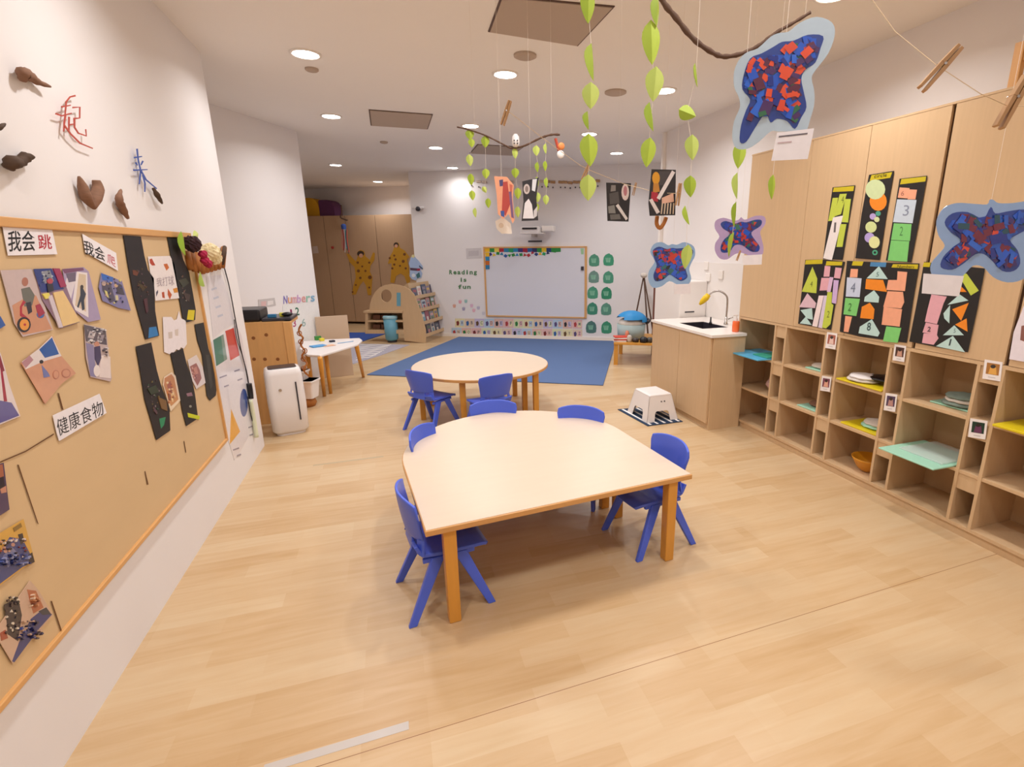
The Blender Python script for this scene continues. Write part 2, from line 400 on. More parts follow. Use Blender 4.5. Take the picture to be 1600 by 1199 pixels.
ol = [(-W2, 0), (W2, 0), (W2, YS)] + [(W2*cos(a), YS+.70*sin(a)) for a in [pi*i/32 for i in range(1, 32)]] + [(-W2, YS)]
top_slab(t, ol, .50)
legs(t, [(-.585, .045), (.585, .045), (-.59, .56), (.565, .56), (.545, .70), (-.42, 1.16), (.42, 1.16)], .474)
t = thing('table', 'round pale-topped classroom table on beech legs between the D-shaped table and the blue mat', 'table', (.83, 5.2, 0), 0)
top_slab(t, [(.70*cos(2*pi*i/48), .70*sin(2*pi*i/48)) for i in range(48)], .50)
legs(t, [(-.27, -.55), (.47, -.43), (.40, -.25), (-.62, -.12), (-.5, .35), (.45, .42)], .474, .055)

# ------------------------------------------------------------------ blue chairs
def surf(bm, fn, nu, nv, th):
    """curved panel: fn(u, v) -> (point, normal); closed shell"""
    A = [[None]*(nv+1) for _ in range(nu+1)]; B = [[None]*(nv+1) for _ in range(nu+1)]
    for i in range(nu+1):
        for j in range(nv+1):
            p = fn(i/nu, j/nv); A[i][j] = bm.verts.new(p)
            e = 1e-3; du = fn(min(1, i/nu+e), j/nv)-fn(max(0, i/nu-e), j/nv); dv = fn(i/nu, min(1, j/nv+e))-fn(i/nu, max(0, j/nv-e))
            B[i][j] = bm.verts.new(p + du.cross(dv).normalized()*th)
    for i in range(nu):
        for j in range(nv):
            bm.faces.new((A[i][j], A[i+1][j], A[i+1][j+1], A[i][j+1])); bm.faces.new((B[i][j+1], B[i+1][j+1], B[i+1][j], B[i][j]))
    for i in range(nu):
        bm.faces.new((A[i+1][0], A[i][0], B[i][0], B[i+1][0])); bm.faces.new((A[i][nv], A[i+1][nv], B[i+1][nv], B[i][nv]))
    for j in range(nv):
        bm.faces.new((A[0][j], A[0][j+1], B[0][j+1], B[0][j])); bm.faces.new((A[nu][j+1], A[nu][j], B[nu][j], B[nu][j+1]))
def lerp(a, b, t): return a+(b-a)*t
def make_chair(label):
    t = thing('chair', label, 'chair', (0, 0, 0), 0, 'blue plastic chairs')
    SH = .300
    def seatf(u, v):            # u: back -> front, v: right -> left
        x = lerp(-.150, .185, u); y = (v-.5)*2; w_ = .165*(1-.10*max(0, .35-u)/.35)*(1-.16*(max(0, u-.8)/.2)**2.5)
        z = SH + .012*y*y*(1-u*.6) + (.055*((.13-u)/.13)**2 if u < .13 else 0) - (.018*((u-.86)/.14)**2 if u > .86 else 0)
        return V(x, y*w_, z)
    bm = new_bm(); surf(bm, seatf, 16, 10, .017); part('seat', bm, M['blue'], t, smooth=True, bevel=.003)
    def backf(u, v):            # u: bottom -> top
        y = (v-.5)*2; z = lerp(.388, .595, u) - .022*(abs(y)**3)*max(0, (u-.5)*2) 
        w_ = lerp(.138, .168, min(1, u*1.3))*(1-.05*max(0, u-.8)/.2)
        x = lerp(-.145, -.175, u) + .048*y*y - .004*sin(u*pi)
        return V(x, y*w_, z)
    bm = new_bm(); surf(bm, backf, 10, 12, .013); part('backrest', bm, M['blue'], t, smooth=True, bevel=.004)
    bm = new_bm()
    for s in (-1, 1):           # two side stems leave a hand slot under the backrest
        hull8(bm, [V(-.138, s*.118, .322), V(-.118, s*.158, .316), V(-.106, s*.158, .322), V(-.126, s*.118, .330)],
                  [V(-.128, s*.112, .402), V(-.110, s*.142, .402), V(-.098, s*.140, .404), V(-.116, s*.112, .404)])
    hull8(bm, [V(-.152, -.075, .322), V(-.152, .075, .322), V(-.138, .075, .332), V(-.138, -.075, .332)], [V(-.142, -.07, .402), V(-.142, .07, .402), V(-.128, .07, .402), V(-.128, -.07, .402)])
    part('back_stem', bm, M['blue'], t, bevel=.003)
    def leg(sx, sy):
        xt, xb = (.055, .185) if sx > 0 else (-.045, -.190); yt, yb = sy*.140, sy*.182
        P0, P1 = V(xt, yt, SH-.002), V(xb, yb, 0)
        a = [(.030, .013), (.0185, .0115)]
        def ring(p, hx, hy): return [p+V(-hx, -hy, 0), p+V(hx, -hy, 0), p+V(hx, hy, 0), p+V(-hx, hy, 0)]
        bm = new_bm(); hull8(bm, ring(P1, *a[1]), ring(P0, *a[0])); part('leg', bm, M['blue'], t, bevel=.004)
    for sx in (1, -1):
        for sy in (1, -1): leg(sx, sy)
    bm = new_bm()
    for sy in (-1, 1): box(bm, (0.005, sy*.135, SH-.014), (.24, .020, .022))
    box(bm, (.11, 0, SH-.012), (.02, .25, .02)); part('seat_rib', bm, M['blue'], t, bevel=.003)
    return t
ch = [((.13, 2.28), 8, 'blue plastic chair at the near left side of the D-shaped table'),
      ((1.32, 2.40), 188, 'blue plastic chair at the right side of the D-shaped table'),
      ((.23, 3.02), -29, 'blue plastic chair tucked under the rear left curve of the D-shaped table'),
      ((.61, 3.36), -99, 'blue plastic chair at the far curve of the D-shaped table, before the round table'),
      ((1.10, 3.05), -127, 'blue plastic chair tucked under the rear right curve of the D-shaped table'),
      ((.28, 4.81), 41, 'blue plastic chair left of the round table, its back to the camera'),
      ((.78, 4.46), 107, 'blue plastic chair in front of the round table, its back to the camera')]
c0 = make_chair(ch[0][2]); c0.location = (ch[0][0][0], ch[0][0][1], 0); c0.rotation_euler.z = R(ch[0][1])
for (x, y), a, lb in ch[1:]: dup(c0, (x, y, 0), R(a), lb)

# ------------------------------------------------------------------ mats and tape on the floor
def flat(name, pts, z, th, m, label, cat, group=None):
    bm = new_bm(); hull8(bm, [V(x, y, z) for x, y in pts], [V(x, y, z+th) for x, y in pts]); o = finish(name, bm, m, bevel=.003 if th > .008 else 0); tag(o, label, cat, group); return o
flat('play_mat', [(-.40, 7.28), (2.42, 5.68), (3.88, 8.52), (1.20, 10.02)], 0, .012, M['mat'], 'large steel-blue play mat on the floor before the whiteboard', 'floor mat')
M['mat2'] = mat('royal_blue_mat', '#244fa6', .7, noise=.03, nscale=50)
flat('play_mat', [on(*p, FLOOR).xy[:] for p in ((543, 521), (608, 521), (562, 536), (540, 536))], 0, .012, M['mat2'], 'royal blue mat in the cupboard alcove behind the kid table', 'floor mat')
# grey rug with pale wavy stripes
pl = [on(*p, FLOOR) for p in ((548, 538), (640, 540), (596, 556), (548, 571))]
M['rug'] = mat('grey_rug', '#b0aab6', .95, noise=.05, nscale=80, bump=.3)
t = thing('rug', 'grey rug with pale wavy stripes beside the arched book shelf', 'rug', (pl[0]+pl[2]).xyz[:] and ((pl[0]+pl[2])/2)[:])
bm = new_bm(); hull8(bm, pl, [p+V(0, 0, .008) for p in pl]); part('pile', bm, M['rug'], t, world=True)
M['stripe'] = mat('cream_stripe', '#e6e0dc', .95)
bm = new_bm()
for k in range(9):
    u = (k+.7)/10; a = pl[0].lerp(pl[3], u); b = pl[1].lerp(pl[2], u); c_ = V(a.x, a.y, .008)
    path = [a.lerp(b, s/14)+V(0, .04*sin(s*1.3+k), 0) for s in range(2, 11)]
    for p, q in zip(path, path[1:]): hull8(bm, [V(p.x, p.y, .008), V(q.x, q.y, .008), V(q.x, q.y+.06, .008), V(p.x, p.y+.06, .008)], [V(p.x, p.y, .0095), V(q.x, q.y, .0095), V(q.x, q.y+.06, .0095), V(p.x, p.y+.06, .0095)])
part('wavy_stripes', bm, M['stripe'], t, world=True)
M['tape'] = mat('clear_tape', '#eee6e0', .3, alpha=.65)
flat('floor_tape', [(-.53, 1.532), (-.07, 1.545), (-.07, 1.580), (-.53, 1.565)], 0, .0008, M['tape'], 'strip of pale tape stuck to the floor at the bottom edge of the picture', 'tape')
flat('floor_tape', [(-.70, 4.18), (-.17, 4.19), (-.17, 4.215), (-.70, 4.205)], 0, .0008, mat('faint_tape', '#efd9b4', .4, alpha=.6), 'faint strip of old tape on the floor left of the D-shaped table', 'tape')

# ------------------------------------------------------------------ wall of cubbies with doors above (right)
XF, XB = 3.06, 3.41
dy = .5365; cols = [3.435 - dy*k for k in range(6)]      # centres of the narrow columns
YE = 3.985; zs = [.065, .385, .705, 1.025]
SHW = .062                                                # half width of a narrow column
edgesR = [YE-.018] + [c-SHW-.009 for c in cols]; 
unit = thing('cubby_shelf', 'long pale oak wall of open cubby holes along the right wall', 'shelf', (XF+.17, 2.4, 0))
YN = cols[-1]-SHW-.009
bm = new_bm(); bxx(bm, XF+.012, XB, YN, YE, 0, .05); part('plinth', bm, M['oak'], unit, world=True)
bm = new_bm(); bxx(bm, XB-.012, XB, YN, YE, .05, 1.04); part('back_panel', bm, M['oakshade'], unit, world=True)
for z, th in ((.05, .022), (1.020, .022)):
    bm = new_bm(); bxx(bm, XF, XB-.012, YN, YE, z, z+th); part('deck_board', bm, M['oak'], unit, world=True, bevel=.001)
ups = [YE-.009] + [c+s for c in cols for s in (SHW, -SHW)]
for y in ups:
    bm = new_bm(); bxx(bm, XF, XB-.012, y-.009, y+.009, .072, 1.020); part('upright', bm, M['oak'], unit, world=True, bevel=.001)
for k, c in enumerate(cols):
    y1 = (YE-.018) if k == 0 else (cols[k-1]-SHW-.009)
    for z in zs[1:3]:
        bm = new_bm(); bxx(bm, XF+.003, XB-.012, c+SHW+.009, y1, z-.010, z+.010); part('shelf_board', bm, M['oak'], unit, world=True, bevel=.001)
    for j in range(3):
        z1 = (zs[j+1]-.010) if j < 2 else 1.020
        if j < 2:
            bm = new_bm(); bxx(bm, XF+.003, XB-.012, c-SHW+.009, c+SHW-.009, zs[j+1]-.010, zs[j+1]+.010); part('narrow_shelf', bm, M['oak'], unit, world=True, bevel=.001)
        bm = new_bm(); bxx(bm, XF+.008, XF+.024, c-SHW+.009, c+SHW-.009, z1-.095, z1); part('filler_panel', bm, M['oak'], unit, world=True)
# doors above
carc = thing('wall_cupboard', 'row of tall pale oak cupboards above the cubby holes on the right wall', 'cupboard', (XF+.17, 2.4, 1.042))
bm = new_bm(); bxx(bm, XF+.022, XB, YN, YE, 1.042, 2.42); part('carcass', bm, M['oak'], carc, world=True)
seams = [YE, 3.30, 2.80, 2.285, 1.765, 1.24, YN]
for a, b in zip(seams, seams[1:]):
    ga = .020 if a in (2.285, 1.765) else .0015; gb = .002
    bm = new_bm(); bxx(bm, XF-.002, XF+.020, b+gb, a-ga, 1.044, 2.42); part('door', bm, M['oak'], carc, world=True, bevel=.0012)
for y in (2.285, 1.765):
    bm = new_bm(); bxx(bm, XF+.016, XF+.0215, y-.024, y+.004, 1.044, 2.415); part('finger_groove', bm, M['groove'], carc, world=True, label='dark groove between two doors')
bm = new_bm(); bxx(bm, XF-.004, XB, YN, YE+.001, 2.42, 2.432); part('top_board', bm, M['oak'], carc, world=True)

# ------------------------------------------------------------------ sink unit
sx0, sx1, sy0, sy1 = 2.70, 3.40, 3.99, 4.98
sk = thing('sink_cabinet', 'low pale oak sink cabinet with white worktop beside the cubby holes', 'cabinet', (3.0, 4.4, 0))
ny = 3.86
bm = new_bm(); hull8(bm, [V(sx0+.03, ny+.02, 0), V(3.055, ny+.02, 0), V(3.055, sy0, 0), V(sx1, sy0, 0), V(sx1, sy1, 0), V(sx0+.03, sy1, 0)], [V(sx0+.03, ny+.02, .06), V(3.055, ny+.02, .06), V(3.055, sy0, .06), V(sx1, sy0, .06), V(sx1, sy1, .06), V(sx0+.03, sy1, .06)]); part('plinth', bm, M['oak'], sk, world=True)
bm = new_bm(); q = [(sx0+.02, ny), (3.055, ny), (3.055, sy0), (sx1, sy0), (sx1, sy1), (sx0+.02, sy1)]; hull8(bm, [V(x, y, .0) for x, y in q[:2]+[(3.055, ny+.018), (sx0+.02, ny+.018)]], [V(x, y, .878) for x, y in q[:2]+[(3.055, ny+.018), (sx0+.02, ny+.018)]]); part('side_panel', bm, M['oak'], sk, world=True)
bm = new_bm(); bxx(bm, sx0+.022, 3.055, ny+.018, sy1, .06, .70); bxx(bm, 3.055, sx1, sy0+.002, sy1, .06, .70); bxx(bm, sx0+.022, 2.80, ny+.018, sy1, .7, .878); bxx(bm, sx0+.022, sx1, 4.84, sy1, .7, .878); part('carcass', bm, M['oakshade'], sk, world=True)
for a, b in ((sy1-.004, 4.42), (4.416, ny+.02)):
    bm = new_bm(); bxx(bm, sx0, sx0+.02, b, a, .062, .872); part('door', bm, M['oak'], sk, world=True, bevel=.0015)
# worktop with a cut-out for the basin
bx0, bx1, by0, by1 = 2.83, 3.13, 4.22, 4.66
bm = new_bm()
for a in ((sx0-.015, bx0, ny-.012, sy1+.01), (bx0, 3.055, ny-.012, sy0+.002), (bx0, bx1, sy0+.002, by0), (bx0, bx1, by1, sy1+.01), (bx1, sx1+.012, sy0+.002, sy1+.01)):
    bxx(bm, *a, .878, .902)
part('worktop', bm, M['counter'], sk, world=True)
bm = new_bm()
bxx(bm, bx0, bx0+.006, by0, by1, .74, .899); bxx(bm, bx1-.006, bx1, by0, by1, .74, .899); bxx(bm, bx0, bx1, by0, by0+.006, .74, .899); bxx(bm, bx0, bx1, by1-.006, by1, .74, .899); bxx(bm, bx0, bx1, by0, by1, .735, .741)
part('basin', bm, M['dark'], sk, world=True, label='dark grey sink basin')
bm = new_bm(); bxx(bm, 3.398, 3.418, sy0+.004, 6.0, .903, 1.5); part('splashback', bm, M['offw'], sk, world=True)
def up(px, py, base):        # point above a world (x, y) seen at pixel height py
    b_ = V(base[0], base[1], 0); lo_, hi_ = -1, 4
    for _ in range(50):
        m_ = (lo_+hi_)/2; d = V(b_.x, b_.y, m_)-CAM; yy = CY-FPX*d.dot(UP)/d.dot(FW)
        if yy > py: lo_ = m_
        else: hi_ = m_
    return m_
ft = on(1134, 508, table_plane(.902))
fa = thing('sink_tap', 'tall curved steel tap at the sink, yellow cover on its spout', 'tap', ft[:])
bm = new_bm(); lathe(bm, [(.022, .902), (.022, .915), (.015, .925), (.013, .98)], (ft.x, ft.y, 0)); part('base', bm, M['steel'], fa, world=True, smooth=True)
pth = smooth_path([(ft.x, ft.y, .97), (ft.x, ft.y, 1.12), (ft.x-.01, ft.y+.01, 1.19), (ft.x-.06, ft.y+.05, 1.235), (ft.x-.11, ft.y+.10, 1.225), (ft.x-.15, ft.y+.13, 1.18)], 6)
bm = new_bm(); tube(bm, pth, .0095, 10); part('gooseneck', bm, M['steel'], fa, world=True, smooth=True)
bm = new_bm(); tube(bm, [(ft.x+.01, ft.y-.02, .96), (ft.x+.02, ft.y-.075, .985)], .006, 8); part('lever', bm, M['steel'], fa, world=True, smooth=True)
e = pth[-1]; bm = new_bm(); tube(bm, [e+V(.01, -.005, .02), e+V(-.012, .008, -.015), e+V(-.04, .03, -.055), e+V(-.06, .042, -.085)], [.024, .034, .027, .010], 12); part('spout_cover', bm, M['yellow'], fa, world=True, smooth=True, label='yellow banana-shaped spout cover')
def at_top(px, py, z): return on(px, py, table_plane(z))
p = at_top(1149, 519, .902)
t = thing('soap_bottle', 'clear bottle of orange hand soap at the corner of the sink worktop', 'bottle', p[:])
bm = new_bm(); lathe(bm, [(.030, 0), (.032, .01), (.032, .09), (.028, .10)], seg=20); part('bottle', bm, M['orange'], t, smooth=True)
bm = new_bm(); lathe(bm, [(.014, .10), (.014, .125), (.006, .127), (.006, .150)], seg=14); box(bm, (-.015, 0, .152), (.05, .014, .010)); part('pump', bm, M['whitep'], t)
p = at_top(1110, 508, .902)
bm = new_bm(); lathe(bm, [(.016, 0), (.016, .02), (.009, .03), (.007, .075), (.002, .08)], p); o = finish('sink_plug', bm, M['black'], smooth=True); tag(o, 'black bottle-shaped plug standing at the rear rim of the sink basin', 'plug')
pp = on(1155, 479, (V(3.30, 3.99, 0), V(-.6, -.8, 0)))
t = thing('soap_dispenser', 'yellow soap dispenser on the wall above the sink, beside the cupboard', 'dispenser', (3.375, 4.06, 1.08))
bm = new_bm(); lathe(bm, [(.03, -.06), (.034, -.05), (.034, .05), (.026, .06)], seg=18); part('bottle', bm, M['yellow'], t, smooth=True)
bm = new_bm(); lathe(bm, [(.022, .06), (.020, .12), (.01, .14)], seg=14); part('cap', bm, M['plastic_clear'], t, smooth=True)
# white sterilising cabinet behind the worktop
t = thing('white_cabinet', 'white box-shaped appliance standing between the sink worktop and the far end of the right wall', 'cabinet', (3.17, 5.35, 0))
bm = new_bm(); bxx(bm, 3.05, 3.396, 5.02, 5.60, 0, 1.30); part('body', bm, M['offw'], t, world=True, bevel=.012)
bm = new_bm(); bxx(bm, 3.12, 3.24, 5.014, 5.021, .955, .968); part('slot', bm, M['dark'], t, world=True)
# sockets on the wall above the tap
for (px, py, lb) in ((1107, 416, 'small white wall box above the sink tap'), (1110, 434, 'narrow white tag hanging below the wall box above the tap'), (1130, 430, 'white square wall plate right of the wall box')):
    p = on(px, py, RWALL); bm = new_bm(); bxx(bm, 3.382, 3.3975 if p.z < 1.5 else 3.42, p.y-.04, p.y+.04, p.z-.045, p.z+.045); o = finish('wall_plate', bm, M['trim'], bevel=.004); tag(o, lb, 'wall plate', 'plates above the sink')

# ------------------------------------------------------------------ white step stool on its striped mat
mq = [on(*p, FLOOR) for p in ((965, 641), (1012, 667), (1067, 660), (1020, 636))]
t = thing('stool_mat', 'small navy and white striped mat under the white step stool', 'floor mat', ((mq[0]+mq[2])/2)[:])
M['navy'] = mat('navy_cloth', '#1b3350', .9); M['wstripe'] = mat('white_cloth', '#e9e6e4', .9)
bm = new_bm(); hull8(bm, mq, [p+V(0, 0, .006) for p in mq]); part('cloth', bm, M['navy'], t, world=True)
for k in range(5):
    u0, u1 = (k+.42)/5, (k+.72)/5; a, b = mq[1].lerp(mq[2], u0), mq[1].lerp(mq[2], u1); c_, d_ = mq[0].lerp(mq[3], u1), mq[0].lerp(mq[3], u0)
    Q = [a.lerp(d_, .03), b.lerp(c_, .03), c_.lerp(b, .03), d_.lerp(a, .03)]
    bm = new_bm(); hull8(bm, [V(p.x, p.y, .006) for p in Q], [V(p.x, p.y, .0072) for p in Q]); part('stripe', bm, M['wstripe'], t, world=True)
st = thing('step_stool', 'white plastic step stool by the sink cabinet, standing on a striped mat', 'stool', (2.43, 4.42, .0075), R(2))
def stool_side(bm, ax, s, wb, wt, db, dt, h):
    """one slanted side with an arched opening between its two feet"""
    def P(u, z):      # u across -1..1
        k = z/h; d = lerp(db, dt, k)*s; w_ = lerp(wb, wt, k)*u
        return V(d, w_, z) if ax == 0 else V(w_, d, z)
    out = [(-1, 0), (-.52, 0), (-.48, .085), (-.38, .10), (.38, .10), (.48, .085), (.52, 0), (1, 0), (1, h), (-1, h)]
    n = V(-s, 0, 0) if ax == 0 else V(0, -s, 0)
    A = [bm.verts.new(P(u, z)) for u, z in out]; B = [bm.verts.new(P(u, z)+n*.006) for u, z in out]
    bm.faces.new(A); bm.faces.new(B[::-1])
    for i in range(len(A)): bm.faces.new((A[i], A[(i+1) % len(A)], B[(i+1) % len(A)], B[i]))
bm = new_bm()
for s in (-1, 1):
    stool_side(bm, 0, s, .205, .15, .175, .125, .245); stool_side(bm, 1, s, .175, .125, .205, .15, .245)
bm.normal_update(); bmesh.ops.triangulate(bm, faces=[f for f in bm.faces if len(f.verts) > 4]); SB = part('body', bm, M['whitep'], st)
bm = new_bm(); hull8(bm, [V(-.13, -.155, .243), V(.13, -.155, .243), V(.13, .155, .243), V(-.13, .155, .243)], [V(-.118, -.143, .262), V(.118, -.143, .262), V(.118, .143, .262), V(-.118, .143, .262)]); part('step', bm, M['whitep'], st, bevel=.012, seg=3)
bm = new_bm()
for s in (-.018, .018): lathe(bm, [(.007, -.002), (.007, .002)], (0, 0, 0), seg=12); bmesh.ops.transform(bm, matrix=Matrix.Translation((s+.02, -.1635, .19)) @ Matrix.Rotation(R(78), 4, 'X'), verts=bm.verts[-24:])
part('grip_hole', bm, M['dark'], SB)

# ------------------------------------------------------------------ air purifier
a_ = V(-1.03, 4.97, 0)
pu = thing('air_purifier', 'white upright air purifier with dark top vent standing at the end of the left wall', 'air purifier', (-1.00, 5.13, 0), R(14))
def rrect(w_, d_, r_, n=6):
    return [(sx*(w_-r_)+r_*cos(a), sy*(d_-r_)+r_*sin(a)) for (sx, sy, a0) in ((1, 1, 0), (-1, 1, pi/2), (-1, -1, pi), (1, -1, 3*pi/2)) for a in [a0+pi/2*i/n for i in range(n+1)]]
def loft(bm, secs):
    R_ = [[bm.verts.new((x, y, z)) for x, y in rrect(w_, d_, r_)] for w_, d_, r_, z in secs]
    for a, b in zip(R_, R_[1:]):
        n = len(a)
        for i in range(n): bm.faces.new((a[i], a[(i+1) % n], b[(i+1) % n], b[i]))
    bm.faces.new(R_[0][::-1]); bm.faces.new(R_[-1])
bm = new_bm(); loft(bm, [(.125, .105, .05, .02), (.15, .125, .06, .045), (.155, .13, .055, .30), (.150, .125, .05, .57), (.14, .115, .045, .615), (.125, .10, .04, .625)]); PB = part('body', bm, M['whitep'], pu, smooth=True)
bm = new_bm(); loft(bm, [(.118, .098, .05, 0), (.122, .10, .05, .025)]); part('foot', bm, M['whitep'], pu)
bm = new_bm(); loft(bm, [(.118, .085, .035, .622), (.112, .080, .03, .632)]); part('air_vent', bm, M['dark'], pu)
bm = new_bm(); box(bm, (.085, -.1305, .32), (.012, .008, .36)); part('intake_slit', bm, M['dark'], PB)
bm = new_bm(); tube(bm, [(-.045, -.125, .44), (-.045, -.134, .44)], .013, 16); part('round_button', bm, M['steel'], PB)

# ------------------------------------------------------------------ pine cabinet with printer and tray
pc = thing('pine_cabinet', 'knotty pine cabinet behind the air purifier, back side toward the camera', 'cabinet', (-1.25, 5.8, 0))
bm = new_bm(); bxx(bm, -1.75, -.985, 5.44, 5.46, .0, 1.0); part('back_board', bm, M['pine'], pc, world=True, bevel=.003)
bm = new_bm(); bxx(bm, -1.70, -1.0, 5.46, 5.86, .06, .97); part('carcass', bm, M['pine'], pc, world=True)
bm = new_bm(); bxx(bm, -.999, -.925, 5.43, 5.50, 0, 1.0); part('corner_post', bm, M['pine'], pc, world=True, bevel=.008)
bm = new_bm(); bxx(bm, -1.72, -.93, 5.44, 5.88, .97, 1.0); part('top_board', bm, M['pine'], pc, world=True, bevel=.004)
M['knot'] = mat('pine_knot', '#8f5526', .6)
for (px, py, r) in ((396, 529, 3.2), (416, 524, 3), (414, 562, 3), (397, 562, 2.4), (434, 562, 2.6), (452, 523, 2.6)):
    c_ = on(px, py, (V(0, 5.439, 0), V(0, -1, 0))); bm = new_bm(); tube(bm, [c_, c_-V(0, .001, 0)], .016, 12); part('knot', bm, M['knot'], pc, world=True)
bm = new_bm(); bxx(bm, -1.60, -1.19, 5.50, 5.86, 1.001, 1.115); o = finish('printer', bm, M['black'], bevel=.02, seg=3); tag(o, 'black boxy machine on the left of the pine cabinet top', 'printer')
t = thing('desk_tray', 'dark flat tray on the right of the pine cabinet top with small things on it', 'tray', (-1.05, 5.65, 1.001))
bm = new_bm(); bxx(bm, -1.18, -.925, 5.48, 5.86, 1.001, 1.03); part('tray', bm, M['dark'], t, world=True, bevel=.006)
for (x, y, s, c_, n, lb) in ((-1.10, 5.56, (.07, .05, .03), '#2f79a8', 'blue_box', 'small blue box on the dark tray'), (-1.02, 5.62, (.05, .05, .035), '#e0d84a', 'sticky_pad', 'yellow sticky pad on the dark tray')):
    bm = new_bm(); box(bm, (x, y, 1.031+s[2]/2), s); o = finish(n, bm, mat(n, c_, .5), bevel=.003); tag(o, lb, 'box' if n == 'blue_box' else 'notepad')
bm = new_bm(); ball(bm, (-.975, 5.60, 1.052), .042, (1.2, 1, .5)); o = finish('tape_dispenser', bm, M['black'], smooth=True); tag(o, 'black rounded tape dispenser at the right of the tray', 'tape dispenser')

# white buckets beside the pine cabinet
def bucket(x, y, z, w_, h, label, m):
    t = thing('storage_bucket', label, 'bucket', (x, y, z), R(-20), 'white buckets by the pine cabinet')
    bm = new_bm(); loft(bm, [(w_*.8, w_*.62, .02, .0), (w_, w_*.78, .02, h)]); part('tub', bm, m, t)
    bm = new_bm(); loft(bm, [(w_*1.06, w_*.84, .02, h-.02), (w_*1.06, w_*.84, .02, h)]); part('rim', bm, m, t, bevel=.003)
bucket(-.96, 5.98, .10, .12, .20, 'lower white plastic bucket on the floor right of the pine cabinet', M['whitep'])
bucket(-1.01, 6.02, .30, .085, .10, 'small white bucket topmost beside the pine cabinet', M['whitep'])
bm = new_bm(); lathe(bm, [(.07, 0), (.09, .04), (.07, .10)], (-.96, 5.98, 0)); o = finish('wooden_bowl', bm, M['wicker'], smooth=True); tag(o, 'brown wooden bowl under the white buckets', 'bowl')
pts = [V(-.90, 5.72+.02*sin(i*1.7), 0)+V(.02*cos(i*2.1), 0, .93-.045*i) for i in range(13)]
bm = new_bm(); tube(bm, smooth_path(pts, 5), .009, 8)
for i in range(2, 12, 2):
    c_ = pts[i]; ring = [c_+V(.02*cos(a), .01*sin(2*a), .025*sin(a)) for a in [2*pi*k/10 for k in range(11)]]; tube(bm, ring, .005, 6)
o = finish('dried_garland', bm, M['wicker'], smooth=True); tag(o, 'brown twisted dried garland hanging on the right side of the pine cabinet', 'garland')

# ------------------------------------------------------------------ kid table by the niche wall, with the beige board behind
kt = thing('craft_table', 'white-topped low craft table with round corners on splayed wooden legs by the niche wall', 'table', (-.75, 6.7, 0))
K = [on(*p, table_plane(.55)) for p in ((480, 555), (500, 556), (524, 549), (560, 538), (566, 532), (562, 529), (512, 531), (474, 534), (468, 545))]
K = [V(p.x, p.y, 0) for p in K]
bm = new_bm(); hull8(bm, [p+V(0, 0, .525) for p in K], [p+V(0, 0, .552) for p in K]); part('tabletop', bm, M['whitep'], kt, world=True, bevel=.008)
for (tx, ty, bx_, by_) in ((500, 560, 507, 620), (557, 541, 568, 590), (508, 548, 508, 592), (480, 552, 478, 600)):
    a = on(tx, ty, table_plane(.53)); b = on(bx_, by_, FLOOR)
    if (tx, ty) in ((508, 548), (480, 552)): b = V(a.x, a.y+.02, 0)
    bm = new_bm(); tube(bm, [a, b], [.026, .019], 10); part('leg', bm, M['beech'], kt, world=True, smooth=True)
b0 = on(549, 592, FLOOR); d_ = d29*-1
bm = new_bm(); A = V(b0.x, b0.y, 0); A = V(-.57, 7.35, 0); B = V(-.955, 7.28, 0); n_ = V(-.07, .38, 0).normalized()*.02
hull8(bm, [A, B, B+n_, A+n_], [p+V(0, 0, .82) for p in (A, B, B+n_, A+n_)]); o = finish('partition_board', bm, M['beige'], bevel=.003); tag(o, 'plain beige upright board standing behind the white craft table', 'board')
for (px, py, s, c_, lb, n) in ((497, 542, (.16, .12, .012), '#4a9bd6', 'bright blue folder on the left of the craft table', 'folder'), (497, 532, (.07, .05, .05), '#3c8a3c', 'green toy lump on the back of the craft table', 'toy'), (503, 533.5, (.05, .05, .035), '#e0d23a', 'small yellow block beside the green toy', 'toy'),
                               (514, 541, (.13, .09, .006), '#e7b592', 'peach paper sheet in the middle of the craft table', 'paper'), (519, 535, (.06, .05, .02), '#23263a', 'small black pouch on the craft table', 'pouch'), (540, 536, (.2, .012, .008), '#8fb3d9', 'pale blue ruler on the right of the craft table', 'ruler')):
    p = on(px, py, table_plane(.553)); bm = new_bm(); box(bm, (p.x, p.y, .5535+s[2]/2), s, rz=.5); o = finish({'toy': 'craft_toy', 'paper': 'craft_sheet'}.get(n, n), bm, mat('craft_'+n, c_, .5), bevel=.003); tag(o, lb, n)

# ------------------------------------------------------------------ alcove cupboards
P0 = V(-.77, 12.70, 0)
cu = thing('tall_cupboard', 'tall beige cupboards filling the back of the alcove on the left', 'cupboard', P0[:])
def cb(a, b, d0, d1, z0, z1, nm, m, bev=0):      # a, b along d29; d0, d1 into the wall
    bm = new_bm(); q = [P0+d29*a+d60*d0, P0+d29*b+d60*d0, P0+d29*b+d60*d1, P0+d29*a+d60*d1]
    hull8(bm, [V(p.x, p.y, z0) for p in q], [V(p.x, p.y, z1) for p in q]); return part(nm, bm, m, cu, world=True, bevel=bev)
SR = 1.62
cb(-1.4, SR, .022, .5, .05, 2.40, 'carcass', M['cupb'])
def s_of(px, py):
    p = on(px, py, CUPB); return (p-P0).dot(d29)
ss = [-1.4, s_of(512, 400), s_of(545, 400), s_of(591, 400), SR]
ss.sort()
for a, b in zip(ss, ss[1:]):
    if b-a > .05: cb(a+.006, b-.006, 0, .02, .06, 2.40, 'door', M['cupb'], .001)
for s in ss[1:-1]: cb(s-.006, s+.006, .016, .0225, .06, 2.39, 'dark_gap', M['groove'])
